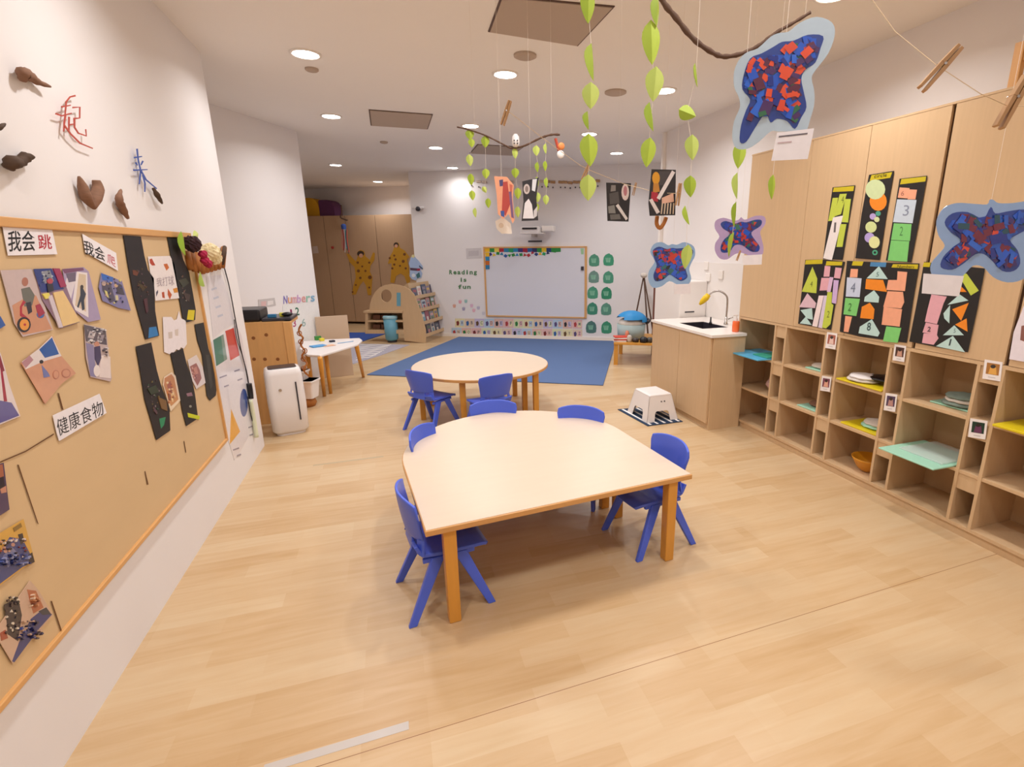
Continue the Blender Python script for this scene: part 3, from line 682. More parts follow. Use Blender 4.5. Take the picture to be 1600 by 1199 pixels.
for (p0, p1, m_, lb) in (((474, 310), (500, 341), 'foamy', 'mustard yellow foam cushion on top of the alcove cupboards'), ((500, 313), (524, 340), 'foamp', 'dark purple foam cushion with one round corner on top of the alcove cupboards')):
    pl_ = (P0 + d60*.12, -d60); a, b = on(p0[0], p1[1], pl_), on(p1[0], p1[1], pl_); h = on(p0[0], p0[1], pl_).z - 2.402
    wv = (b-a).dot(d29); r_ = min(h, wv)*.55
    prof = [(0, 0), (wv, 0)] + [(wv-r_+r_*cos(k*pi/12), h-r_+r_*sin(k*pi/12)) for k in range(0, 7)] + [(.02, h), (0, h-.02)]
    o3 = V(a.x, a.y, 2.402); bm = new_bm(); hull8(bm, [o3+d29*u+V(0, 0, v) for u, v in prof], [o3+d29*u+V(0, 0, v)+d60*.3 for u, v in prof]); o = finish('foam_cushion', bm, M[m_], bevel=.01); tag(o, lb, 'cushion')

# ------------------------------------------------------------------ arched book shelf
S0 = V(.52, 9.57, 0)      # near right foot; panel runs along -d29, display along d60
NEARP = (S0, -d60)
bs = thing('book_shelf', 'arched wooden book display with a round porthole, left of the whiteboard', 'book shelf', S0[:])
def npx(pts): return [on(x, y, NEARP) for x, y in pts]
arch = [(632, 533), (665, 537), (665, 516), (659, 493), (652, 474), (647, 461), (641, 454), (633, 449), (623, 446), (611, 444.5), (601, 446), (593, 450), (586, 457), (581, 466), (578, 476), (577, 486), (628, 486)]
A = npx(arch); hole = npx(circ(603.5, 463, 8.5, 10, 20))
bm = new_bm()
# panel with a real hole: fan the ring between hole and arch
cen = sum(hole, V(0, 0, 0))/len(hole)
va = [bm.verts.new(p) for p in A]; vh = [bm.verts.new(p) for p in hole]
def ang(p): q = p-cen; return math.atan2(q.z, q.dot(d29))
ed = [bm.edges.new((va[i], va[(i+1) % len(va)])) for i in range(len(va))] + [bm.edges.new((vh[i], vh[(i+1) % len(vh)])) for i in range(len(vh))]
bmesh.ops.triangle_fill(bm, use_beauty=True, use_dissolve=False, edges=ed)
ex = bmesh.ops.extrude_face_region(bm, geom=bm.faces[:]); bmesh.ops.translate(bm, verts=[v for v in ex['geom'] if isinstance(v, bmesh.types.BMVert)], vec=d60*.02)
part('arched_side', bm, M['oak'], bs, world=True)
L_ = 1.0
far = [p+d60*L_ for p in A]
bm = new_bm(); va = [p+d60*L_ for p in A]; hull8(bm, va, [p+d60*.02 for p in va]); bm.normal_update(); bmesh.ops.triangulate(bm, faces=[f for f in bm.faces if len(f.verts) > 4]); part('far_side', bm, M['oak'], bs, world=True)
# tiers between the sides on the sloped edge
slope = npx([(665, 516), (659, 493), (652, 474), (645, 459)]); tiers = npx([(664, 528), (662, 508), (656, 488), (649, 468)])
for i, q in enumerate(tiers):
    bm = new_bm(); u_ = -d29
    Q = [q+d60*.02, q+d60*L_, q+d60*L_+u_*.10, q+d60*.02+u_*.10]
    hull8(bm, Q, [p+V(0, 0, .018) for p in Q]); LG = part('book_ledge', bm, M['oak'], bs, world=True)
    bm = new_bm(); Q = [q+d60*.02, q+d60*L_, q+d60*L_-u_*.012, q+d60*.02-u_*.012]; hull8(bm, Q, [p+V(0, 0, .06) for p in Q]); part('ledge_lip', bm, M['oak'], LG, world=True)
    bm = new_bm(); Q = [q+d60*.02+u_*.10, q+d60*L_+u_*.10, q+d60*L_+u_*.112, q+d60*.02+u_*.112]; hull8(bm, Q, [p+V(0, 0, .27)+u_*.02 for p in Q]); part('back_slat', bm, M['oak'], bs, world=True)
cols_b = ['#8d7f93', '#b9c6cf', '#d6b15e', '#5f5a6e', '#c98a86', '#7da4b5', '#e1d8d0', '#6d7f5d', '#a14d5b', '#3c4c6a', '#d9a5a0', '#8a8f98']
k = 0
tn = ['bottom', 'second', 'third', 'top']; pos_n = ['nearest', 'second', 'third', 'fourth', 'farthest']
for i, q in enumerate(tiers):
    for j in range(5):
        u_ = -d29; s0 = .05+j*.185; wv = .15+.02*((i*3+j) % 2); h = .17+.02*((i+j) % 3)
        b0_ = q+d60*s0+u_*.05+V(0, 0, .0185); Q = [b0_, b0_+d60*wv, b0_+d60*wv+u_*.012, b0_+u_*.012]; lean = u_*.03
        bm = new_bm(); cl = bm.loops.layers.float_color.new('Col')
        hull8(bm, Q, [p+V(0, 0, h)+lean for p in Q])
        for f in bm.faces:
            for l in f.loops: l[cl] = lin(cols_b[(i*5+j*3) % 12])
        for (a0, a1, c0, c1, cc) in ((.15, .85, .55, .8, cols_b[(i+j*2+5) % 12]), (.25, .7, .12, .45, cols_b[(i*2+j+3) % 12])):
            r0 = [b0_+d60*wv*a+V(0, 0, h*c)+lean*c-u_*.0008 for a, c in ((a0, c0), (a1, c0), (a1, c1), (a0, c1))]
            f = bm.faces.new([bm.verts.new(p) for p in r0])
            for l in f.loops: l[cl] = lin(cc)
        o = finish('picture_book', bm, M['gloss']); tag(o, 'picture book on the %s ledge of the arched book display, %s from the camera' % (tn[i], pos_n[j]), 'book', 'picture books on the arched display')
bm = new_bm(); Q = npx([(620, 458), (626, 458), (626, 479), (620, 479)]); hull8(bm, [p-d60*.001 for p in Q], [p-d60*.004 for p in Q]); part('blue_tag', bm, M['tealb'], bs, world=True)
# low shelf under the arch
def lowbox(px0, py0, px1, py1, dep0, dep1, nm, m): 
    a, b, c_, d_ = npx([(px0, py1), (px1, py1), (px1, py0), (px0, py0)])
    bm = new_bm(); hull8(bm, [p+d60*dep0 for p in (a, b, c_, d_)], [p+d60*dep1 for p in (a, b, c_, d_)]); part(nm, bm, m, bs, world=True, bevel=.002)
lowbox(569, 486, 630, 489.5, -.03, .32, 'low_shelf_top', M['oak'])
lowbox(574, 501, 630, 504, -.01, .30, 'low_shelf_board', M['oak'])
lowbox(575, 516, 632, 522, -.01, .30, 'low_shelf_base', M['oak'])
lowbox(571, 489, 575, 522, -.01, .30, 'low_shelf_side', M['oak'])
lowbox(575, 489, 630, 522, .29, .30, 'low_shelf_back', M['oakshade'])
for (px, lb) in ((585, 'dark reddish box in the low shelf, on the left'), (598, 'dark reddish box in the low shelf, in the middle')):
    for py, w2 in ((500.5, 'upper'), (515.5, 'lower')):
        a, b, c_, d_ = [p+d60*.06 for p in npx([(px-5, py), (px+6, py), (px+6, py-7), (px-5, py-7)])]
        bm = new_bm(); hull8(bm, [a, b, c_, d_], [p+d60*.15 for p in (a, b, c_, d_)]); o = finish('storage_box', bm, mat('dark_box', '#6d4630', .7), bevel=.003); tag(o, lb + ', %s level' % w2, 'box')
bq = on(619, 533, FLOOR); t = thing('waste_bin', 'teal blue bin with paler lid in front of the arched book shelf', 'bin', (bq-d60*.14)[:])
bm = new_bm(); lathe(bm, [(.075, .03), (.115, .06), (.125, .44)], seg=24); part('tub', bm, M['tealb'], t, smooth=True)
bm = new_bm(); lathe(bm, [(.128, .44), (.132, .45), (.132, .475), (.115, .49)], seg=24); part('lid', bm, mat('pale_teal', '#9cc9d6', .4), t)
bm = new_bm(); lathe(bm, [(.085, 0), (.085, .03)], seg=20); part('foot', bm, M['dark'], t)

# ------------------------------------------------------------------ low bench with toys at the right of the mat
bn0 = on(960, 570, FLOOR)
t = thing('low_bench', 'low wooden bench right of the blue mat, loaded with toys', 'bench', (3.45, 6.75, 0))
zb = .335
Q = [V(3.02, 6.70, 0), V(3.95, 6.17+.05, 0), V(4.45, 7.05, 0), V(3.50, 7.55, 0)]
Q = [V(3.02, 6.72, 0), V(3.60, 6.39, 0), V(4.05, 7.18, 0), V(3.47, 7.51, 0)]
bm = new_bm(); hull8(bm, [p+V(0, 0, zb-.03) for p in Q], [p+V(0, 0, zb) for p in Q]); part('bench_top', bm, M['beech'], t, world=True, bevel=.004)
ce = sum(Q, V(0, 0, 0))/4
for p in Q:
    q = p.lerp(ce, .1); bm = new_bm(); box(bm, (q.x, q.y, (zb-.03)/2), (.06, .06, zb-.03), rz=R(-29.5)); part('leg', bm, M['beech'], t, world=True)
zt = zb+.0005
def bt(px, py): return on(px, py, table_plane(zt))
p = V(3.30, 6.95, zt)
t = thing('toy_basket', 'pale teal toy basket on the low bench under a blue hood', 'basket', (3.42, 6.98, zt))
bm = new_bm(); lathe(bm, [(.16, 0), (.20, .02), (.215, .22)], seg=28); part('tub', bm, mat('pale_teal_tub', '#a7b9b8', .5), t, smooth=True)
bm = new_bm(); ball(bm, (0, 0, .26), .23, (1.05, 1, .7), 20, 12); bmesh.ops.delete(bm, geom=[v for v in bm.verts if v.co.z < .262-.1*v.co.x*2], context='VERTS'); part('hood', bm, M['skyb'], t, smooth=True, label='bright blue fabric hood')
bm = new_bm(); ball(bm, (0, 0, .235), .20, (1, 1, .45)); part('lining', bm, M['cloth'], t, smooth=True)
bm = new_bm(); tube(bm, smooth_path([(.2, -.1, .22), (.24, -.12, .28), (.2, .1, .30), (.1, .2, .25)]), .018, 8); part('handle', bm, M['dark'], t, smooth=True)
bk = [('#e8e3df', .022), ('#c23a2a', .018), ('#efe9e4', .02), ('#d8452f', .016)]
z_ = zt
for i, (c_, h) in enumerate(bk):
    bm = new_bm(); box(bm, (3.16, 6.80, z_+h/2), (.19, .15, h-.001), rz=R(-29+i*5)); o = finish('book', bm, mat('book_cover', c_, .5), bevel=.002); tag(o, ['lowest', 'second', 'third', 'topmost'][i] + ' book of the small pile on the left end of the low bench', 'book', 'books on the low bench'); z_ += h
for i, (x, y, c_, h, r_) in enumerate(((3.26, 6.70, '#c9bfb4', .10, .035), (3.34, 6.66, '#3b2c28', .06, .05), (3.43, 6.58, '#1f1c1f', .08, .055), (3.52, 6.56, '#4a453f', .07, .05), (3.27, 6.80, '#e08b6c', .15, .03))):
    bm = new_bm(); lathe(bm, [(r_*.8, 0), (r_, .01), (r_, h*.75), (r_*.6, h)], (x, y, zt), seg=16); o = finish('toy_pot', bm, mat('toy_pot', c_, .4), smooth=True); tag(o, ['pale toy pot beside the pile of books on the low bench', 'dark brown toy pot in front of the basket', 'black toy pot in front of the basket', 'dark grey toy pot at the right end of the low bench', 'peach toy cup between books and basket'][i], 'toy', 'toys on the low bench')
# hanging frame of twigs and brown post behind the basket
a = on(1006, 431, REAR, .25); 
t = thing('twig_tripod', 'slim twig tripod with white knot by the rear wall, right of the green handprints', 'tripod', (a.x, a.y, 0))
for (px, py) in ((995, 486), (1015, 486), (1010, 489)):
    b = on(px, py, REAR, .22 if px < 1005 else .30); dd = (b-a).normalized(); e_ = a+dd*(a.z/(-dd.z)); bm = new_bm(); tube(bm, [a, e_], [.012, .016], 8); part('pole', bm, M['brown'], t, world=True, smooth=True)
bm = new_bm(); ball(bm, a, .06, (1, 1, .8)); part('knot', bm, M['cloth'], t, world=True, smooth=True)
a = V(3.70, 6.90, 0); bm = new_bm(); p1 = on(1028, 450, dplane(8.0)); bm = new_bm(); bxx(bm, p1.x-.05, p1.x+.05, p1.y-.05, p1.y+.05, 0, 1.25); o = finish('brown_post', bm, mat('dark_wood', '#7b4632', .6), bevel=.005); tag(o, 'dark brown wooden post behind the white cabinet by the rear wall', 'post')
# ------------------------------------------------------------------ pin board on the left wall
def crop(x0, y0, s): return lambda pts: [(x0+x/s, y0+y/s) for x, y in pts]
zb0, zb1, yb0, yb1 = .40, 1.76, .75, 3.84
pb = thing('pin_board', 'long kraft-paper covered pin board in a thin wooden frame on the left wall', 'pin board', (-1.15, 2.3, zb0))
bm = new_bm(); bxx(bm, -1.160, -1.147, yb0, yb1, zb0, zb1); part('kraft_backing', bm, M['kraft'], pb, world=True)
fwid = .032
for a in ((yb0, yb1, zb1-fwid, zb1), (yb0, yb1, zb0, zb0+.02), (yb1-.022, yb1, zb0+.02, zb1-fwid), (yb0, yb0+.022, zb0+.02, zb1-fwid)):
    bm = new_bm(); bxx(bm, -1.160, -1.135, *a); part('frame_strip', bm, M['frame'], pb, world=True, bevel=.003)
for sp in ([(27, 727), (29, 727), (60, 820), (58, 818)], [(79, 940), (81, 940), (97, 988), (95, 988)], [(90, 615), (92, 615), (99, 641), (97, 641)], [(0, 722), (40, 705), (84, 678), (84, 680), (40, 707), (0, 724)], [(226, 737), (227, 737), (232, 758), (230, 758)], [(287, 690), (288, 690), (291, 708), (290, 708)]):
    paper('paper_seam', BOARD, sp, '#6b4420', parent=pb, th=.0006, lift=.0012)
B = BOARD
def specks(x0, y0, x1, y1, cols_, n, seed, r=2.2, sk=0):
    q = random.Random(seed); out = []
    for _ in range(n):
        x, y = q.uniform(x0, x1), q.uniform(y0, y1); out.append((q.choice(cols_), circ(x+sk*(y-y0), y, r*q.uniform(.5, 1.2), r*q.uniform(.5, 1.3), q.choice((3, 4, 5)), q.random()*3)))
    return out
def pin(name, out, base, shapes, label, cat, group=None, m='paper', texts=(), lift=.003): return paper(name, B, out, base, shapes, label, cat, group, lift, .0014, None, m, texts)
G = 'white word cards on the pin board'
pin('word_card', [(3, 353), (80, 356), (89, 398), (12, 400)], '#efe9ec', [], 'level white word card with black and red Chinese characters, top left of the board', 'card', G,
    texts=[('我会', [(12, 361), (54, 361), (56, 393), (13, 394)], '#1c1a1d', .01), ('跳', [(58, 367), (79, 367), (82, 390), (61, 391)], '#b3263a', .01)])
pin('word_card', [(128, 366), (181, 396), (184, 424), (133, 395)], '#efe9ec', [], 'tilted white word card with black and red Chinese characters along the board top', 'card', G,
    texts=[('我会', [(130, 374), (163, 390), (165, 410), (132, 397)], '#1c1a1d', .01), ('爬', [(167, 396), (179, 402), (181, 419), (168, 411)], '#c0344c', 0)])
pin('word_card', [(82, 650), (155, 616), (166, 646), (92, 690), (88, 677)], '#efe9ec', [], 'white word card with four black Chinese characters below the photos on the pin board', 'card', G,
    texts=[('健康食物', [(87, 657), (159, 625), (163, 648), (92, 683)], '#1c1a1d', 0)])
G = 'photo prints on the pin board'
pin('photo_print', [(0, 423), (50, 421), (82, 516), (35, 527), (22, 506)], '#cdb8b4', [('#cf946f', [(19, 478), (36, 468), (56, 462), (81, 515), (36, 524), (24, 506)]), ('#b0715a', circ(39, 441, 5, 7)), ('#6d6c60', [(33, 452), (46, 449), (54, 462), (50, 478), (38, 480)]), ('#2d2228', [(40, 474), (48, 472), (50, 488), (44, 492)]),
    ('#3a69a8', circ(63, 492, 6)), ('#b32334', [(36, 470), (31, 480), (31, 494), (45, 503), (46, 500), (34, 490), (34, 480), (40, 473)]), ('#a62840', [(55, 478), (62, 475), (70, 490), (60, 497)]), ('#221c1f', circ(37, 508, 10.5, 12)), ('#e79a35', circ(37.5, 508, 7.5, 9)), ('#b3233a', circ(38, 508, 2))],
    'photo of a child on a red tricycle, leftmost of the upper photo row', 'photo', G, 'gloss')
pin('photo_print', [(52, 421), (92, 420), (124, 504), (94, 514), (66, 470)], '#8d6f83', [('#27377f', [(52, 421), (80, 420), (100, 452), (64, 458)]), ('#8c8f97', [(64, 425), (78, 423), (84, 440), (70, 444)]), *specks(62, 424, 84, 446, ['#3a4a7c', '#c0c4cc', '#5c6a50', '#2a2a4c'], 16, 13, 1.8), ('#a02a55', [(82, 420), (92, 420), (103, 448), (94, 450)]), ('#b5404a', circ(77, 440, 4.5)), ('#26222c', [(72, 444), (81, 444), (83, 455), (74, 458)]), ('#ecc987', [(82, 458), (97, 455), (124, 503), (97, 511)]), ('#ead95f', [(65, 460), (75, 458), (78, 466), (70, 468)]), ('#d9cbd3', [(74, 464), (80, 462), (97, 512), (91, 513)])],
    'photo of a child on a yellow slide against blue, second in the photo row', 'photo', G, 'gloss', lift=.0055)
pin('photo_print', [(97, 421), (130, 418), (138, 425), (157, 500), (137, 504), (107, 478)], '#a998b8', [('#7a4668', [(97, 421), (130, 419), (131, 423), (101, 428)]), ('#e3d9de', [(104, 435), (118, 440), (110, 470), (101, 448)]), ('#6d6074', [(103, 428), (118, 426), (118, 440), (107, 442)]), ('#eee4e2', [(120, 425), (136, 427), (138, 497), (112, 482)]), ('#d9c3a5', [(123, 428), (134, 430), (134, 488), (117, 478)]), ('#26303e', [(125, 450), (128, 449), (134, 460), (131, 470), (132, 484), (128, 486), (126, 472), (122, 482), (120, 480), (125, 462)]), ('#3a2a26', circ(127.5, 449, 2.5, 3.2))],
    'photo of a child standing on a beam, third in the photo row', 'photo', G, 'gloss')
pin('photo_print', [(158, 427), (190, 440), (204, 486), (185, 482), (160, 471), (154, 450)], '#7f7aa8', [('#2464bd', [(158, 428), (177, 434), (176, 441), (160, 438)]), ('#4a4256', [(158, 441), (172, 441), (180, 470), (172, 474), (160, 455)]), ('#3a3647', [(178, 440), (190, 446), (195, 462), (184, 460)]), ('#d8cf78', [(163, 454), (167, 456), (170, 466), (166, 464)]), ('#d5cba0', [(180, 462), (184, 462), (185, 470), (181, 470)]), ('#b39a92', circ(162, 444, 3.5)), ('#c7a08a', circ(181, 447, 3))] + specks(160, 434, 186, 474, ['#3b4a9a', '#2e2a3c', '#c9a890', '#5f6aa8', '#d8cf78'], 26, 4, 1.8, .15),
    'photo of children on purple ground, rightmost in the photo row', 'photo', G, 'gloss')
pin('photo_print', [(81, 525), (94.5, 556), (118, 584), (96, 600), (70, 632), (32, 568), (60, 546)], '#d49a78', [('#e6dcd9', [(60, 546), (81, 526), (96, 557), (66, 566), (40, 578), (34, 566)]), ('#2a5ca6', [(81, 528), (92, 554), (70, 560), (61, 547)]), ('#b98a92', [(34, 567), (46, 556), (52, 563), (40, 576)]), ('#261f26', circ(64.5, 566, 3)), ('#747aae', [(65, 571), (75, 583), (78, 589), (68, 591)]), ('#ba7a5e', circ(103, 584, 7)), ('#d49a78', circ(103, 584, 5.5)), ('#ba7a5e', circ(87, 586, 5, 7)), ('#d49a78', circ(87, 586, 3.8, 5.8))],
    'photo with a blue corner and a child on brown ground, in the second photo row', 'photo', G, 'gloss')
pin('photo_print', [(131, 507), (165, 515), (174, 592), (172, 597), (141, 590), (134, 560)], '#c7b2ae', [('#5a5158', [(131, 508), (165, 516), (167, 540), (134, 534)]), ('#bfb3b4', [(140, 518), (150, 520), (146, 530), (137, 528)]), ('#9f9298', [(153, 524), (163, 524), (160, 535), (151, 534)]), ('#8d84a8', [(134, 536), (146, 540), (150, 590), (141, 588)]), ('#ecdcd5', [(158, 556), (172, 558), (173, 592), (155, 590)]), ('#3d3359', [(147, 543), (156, 541), (158, 560), (153, 573), (148, 562)]), ('#c98e75', circ(151, 538, 4)), ('#f0e4dd', circ(151, 580, 5, 9))] + specks(136, 512, 163, 536, ['#c9c0c0', '#3c363c', '#8d858a', '#e8e0de'], 30, 5, 1.8, .05) + specks(156, 545, 169, 560, ['#4a4048', '#d9cfd0'], 10, 6, 1.6),
    'tall photo of a child on a bike by bushes, in the second photo row', 'photo', G, 'gloss')
pin('photo_print', [(-14, 540), (0, 552), (8, 580), (14, 602), (31, 651), (0, 664), (-14, 668)], '#e3d6d5', [('#625d98', [(-14, 624), (18, 630), (30, 650), (0, 662), (-14, 666)]), ('#a3243c', [(0, 572), (3, 574), (11, 628), (6, 628)]), ('#8a2436', [(-10, 552), (0, 556), (7, 580), (3, 582)])],
    'photo with a red pole and purple ground at the left picture edge', 'photo', G, 'gloss')
pin('photo_print', [(-12, 488), (0, 495), (8, 509), (0, 514), (-12, 516)], '#2d5aa5', [('#c7c2cc', [(-12, 488), (-4, 492), (-4, 500), (-12, 500)])], 'sliver of a blue photo at the left picture edge beside the tricycle photo', 'photo', G, 'gloss')
pin('photo_print', [(-16, 730), (5, 724), (14, 797), (0, 806), (-16, 812)], '#4b3a5e', [('#a8654a', [(-16, 732), (4, 726), (6, 745), (-16, 752)]), ('#241c22', [(-10, 752), (5, 745), (8, 762), (-8, 768)]), ('#c98c72', [(0, 765), (9, 760), (10, 770), (2, 772)])], 'dark photo at the left picture edge, above the two lowest photos', 'photo', G, 'gloss')
pin('photo_print', [(-14, 842), (36, 812), (54, 879), (36, 888), (0, 915), (-14, 922)], '#d6a548', [('#3d477e', [(-14, 872), (0, 866), (15, 840), (35, 843), (53, 878), (35, 887), (0, 913), (-14, 920)]), ('#7c7ea3', [(4, 870), (18, 855), (30, 868), (12, 888)]), ('#271f2c', [(28, 836), (35, 834), (38, 848), (32, 852)]), ('#1f1a26', [(44, 868), (50, 864), (54, 879), (46, 883)]), ('#c08d80', circ(20, 852, 3)), ('#c99a8a', circ(8, 862, 3)), ('#8b6a2a', [(20, 826), (32, 818), (34, 824), (22, 832)])] + specks(-4, 842, 40, 872, ['#c99a86', '#2a2330', '#e0cfc8', '#54507a', '#8a3a2c'], 44, 7, 1.9) + specks(0, 868, 44, 884, ['#4a5a9a', '#2a3266', '#8c90b8'], 30, 8, 2.2),
    'photo of a crowd with yellow upper part, low on the pin board', 'photo', G, 'gloss')
pin('photo_print', [(-12, 990), (0, 975), (46, 908), (60, 924), (82, 962), (62, 984), (19, 1038), (0, 1006)], '#cdab92', [('#b3653f', [(42, 922), (56, 924), (68, 950), (52, 960)]), ('#2e232b', [(6, 946), (28, 934), (34, 962), (28, 1003), (12, 992), (10, 968)]), ('#2c3272', [(19, 1034), (30, 1004), (48, 968), (68, 952), (81, 961), (62, 982), (22, 1036)]), ('#23283c', [(60, 956), (72, 950), (80, 961), (66, 962)]), ('#d9d2cc', circ(38, 982, 3)), ('#a34b32', [(0, 990), (8, 985), (12, 998), (2, 1002)])] + specks(8, 934, 30, 990, ['#1f1a20', '#4a3a38', '#d9cbb8'], 30, 9, 2.6) + specks(28, 970, 62, 1000, ['#1c2258', '#4b5390', '#c9a58c', '#2a2440'], 36, 10, 2.2) + specks(44, 926, 58, 948, ['#7a3f2a', '#e8d0b8', '#c98a60'], 14, 12, 2),
    'lowest photo on the pin board, a dark tree and blue crowd', 'photo', G, 'gloss')
# black painted strips
G = 'black painted paper strips on the pin board'; c5 = crop(150, 340, 5.45); c6 = crop(180, 500, 5.45)
pin('black_strip', c5([(232, 155), (380, 165), (410, 330), (440, 450), (490, 520), (502, 800), (537, 1010), (420, 1042), (320, 680), (270, 400)]), '#1d1619', [('#2f79b6', c5([(452, 940), (512, 932), (532, 1008), (446, 1030)])), ('#6b3a26', c5([(310, 450), (370, 455), (350, 500), (315, 490)])), ('#4b3a1e', c5([(350, 560), (440, 590), (400, 630)])), *specks(208, 420, 222, 480, ['#5a3626', '#473a20', '#5c4048', '#39302c'], 20, 15, 1.8, .25), ('#4d2a33', c5([(400, 700), (430, 690), (440, 800), (425, 820)]))], 'long black paper strip with a blue patch at its foot, left of the leaf card', 'paper strip', G)
pin('black_strip', c5([(605, 160), (682, 160), (745, 370), (792, 470), (848, 790), (842, 875), (770, 897), (738, 860), (690, 600), (640, 350)]), '#1a1718', [('#d9c61d', c5([(786, 790), (842, 792), (832, 878), (774, 872)])), *specks(278, 432, 288, 472, ['#5a5a48', '#6b4a40', '#8a8478'], 16, 16, 1.5, .2), ('#3f4134', c5([(700, 540), (760, 520), (790, 560), (740, 600)])), ('#4a3a36', c5([(740, 640), (800, 660), (790, 720), (760, 700)]))], 'long black paper strip with a yellow patch at its foot, below the paper flowers', 'paper strip', G)
pin('black_strip', c6([(175, 230), (305, 195), (352, 430), (382, 540), (460, 760), (467, 945), (350, 1027), (300, 850), (250, 680), (222, 500)]), '#1d1719', [('#2a8a5c', c6([(375, 845), (430, 830), (415, 900), (390, 930)])), *specks(228, 590, 246, 650, ['#4a3a40', '#6b5a30', '#7a6a6c', '#2f4a36'], 22, 14, 1.7, .2), ('#7a5a34', c6([(360, 660), (430, 690), (440, 780), (390, 760)])), ('#2f3a2a', c6([(270, 590), (340, 560), (370, 620), (300, 640)])), ('#5a3f4a', c6([(320, 740), (350, 780), (350, 810), (325, 780)]))], 'black paper strip with a green patch near its foot, lower left strip', 'paper strip', G)
pin('black_strip', c6([(470, 290), (575, 245), (602, 360), (650, 500), (678, 640), (700, 810), (688, 852), (605, 907), (572, 780), (540, 600), (490, 380)]), '#1a1617', [('#c8cf1c', c6([(615, 795), (720, 822), (716, 852), (622, 832)])), ('#8f6a78', c6([(605, 630), (650, 620), (660, 650), (615, 655)])), ('#8a8a80', circ(*c6([(640, 740)])[0], 2))], 'black paper strip with a lime patch, between the two food pictures', 'paper strip', G)
pin('black_strip', c6([(675, 42), (752, 25), (792, 250), (830, 360), (860, 600), (855, 648), (805, 690), (780, 650), (740, 300), (700, 180)]), '#232220', [('#3a3a36', c6([(770, 300), (800, 300), (830, 560), (810, 600)]))], 'plain black paper strip nearest the right edge of the pin board', 'paper strip', G)
pin('leaf_card', c5([(440, 335), (628, 330), (665, 400), (688, 540), (712, 690), (505, 712), (497, 620), (460, 470)]), '#ece3e1', [('#b3432a', c5([(455, 360), (475, 352), (505, 410), (478, 412), (460, 392)])), ('#c96a2c', c5([(575, 400), (605, 395), (622, 430), (600, 455), (585, 425)])), ('#b5502c', c5([(560, 640), (580, 636), (585, 690), (565, 685)])), ('#bf5a28', c5([(612, 610), (645, 660), (628, 700), (610, 660)])), ('#d28a2a', c5([(655, 610), (690, 600), (697, 640), (665, 645)])), ('#4f4a5e', c5([(512, 640), (525, 620), (528, 640), (512, 676)]))],
    'white card with small red and orange leaves between the upper black strips', 'card', texts=[('我打球', c5([(512, 520), (660, 495), (668, 580), (520, 590)]), '#b7a8ae', 0)])
pin('torn_card', c5([(568, 850), (640, 850), (662, 880), (688, 870), (705, 800), (722, 862), (762, 880), (772, 1080), (745, 1122), (722, 1108), (705, 1135), (682, 1125), (660, 1155), (640, 1150), (625, 1168), (580, 1150)]), '#ebe2e4', [('#cdbfb6', c5([(615, 980), (650, 975), (650, 1030), (618, 1035)])), ('#d2c3b8', c5([(670, 960), (700, 950), (700, 1010), (675, 1010)]))], 'white card with a torn lower edge below the leaf card', 'card')
pin('food_picture', c6([(415, 490), (480, 448), (512, 480), (553, 690), (470, 782), (435, 660), (405, 560)]), '#ecd6b8', [('#c98643', c6([(420, 500), (478, 465), (502, 495), (538, 680), (475, 740), (440, 640), (415, 560)])), ('#a8592c', c6([(440, 560), (470, 520), (490, 600), (455, 620)])), ('#e0b070', c6([(470, 620), (500, 600), (515, 660), (485, 680)])), *specks(258, 596, 268, 630, ['#e8c088', '#9a5026', '#c97a34', '#f0d8a8'], 20, 17, 2, .1), ('#8d4a2a', c6([(450, 630), (465, 640), (470, 690), (452, 680)]))], 'picture of a golden snack with pale edge, left of the two food pictures', 'picture', 'food pictures on the pin board', 'gloss')
pin('food_picture', c6([(615, 345), (690, 300), (742, 400), (768, 540), (690, 592), (655, 520)]), '#eaddd8', [('#a36350', c6([(635, 400), (690, 370), (720, 430), (735, 500), (700, 565), (665, 500)])), *specks(298, 574, 306, 596, ['#7a3c34', '#d9a898', '#b8705c'], 12, 18, 1.8, .15), ('#c98a74', c6([(660, 420), (690, 400), (705, 460), (680, 470)]))], 'picture of reddish food on white, right of the two food pictures', 'picture', 'food pictures on the pin board', 'gloss')
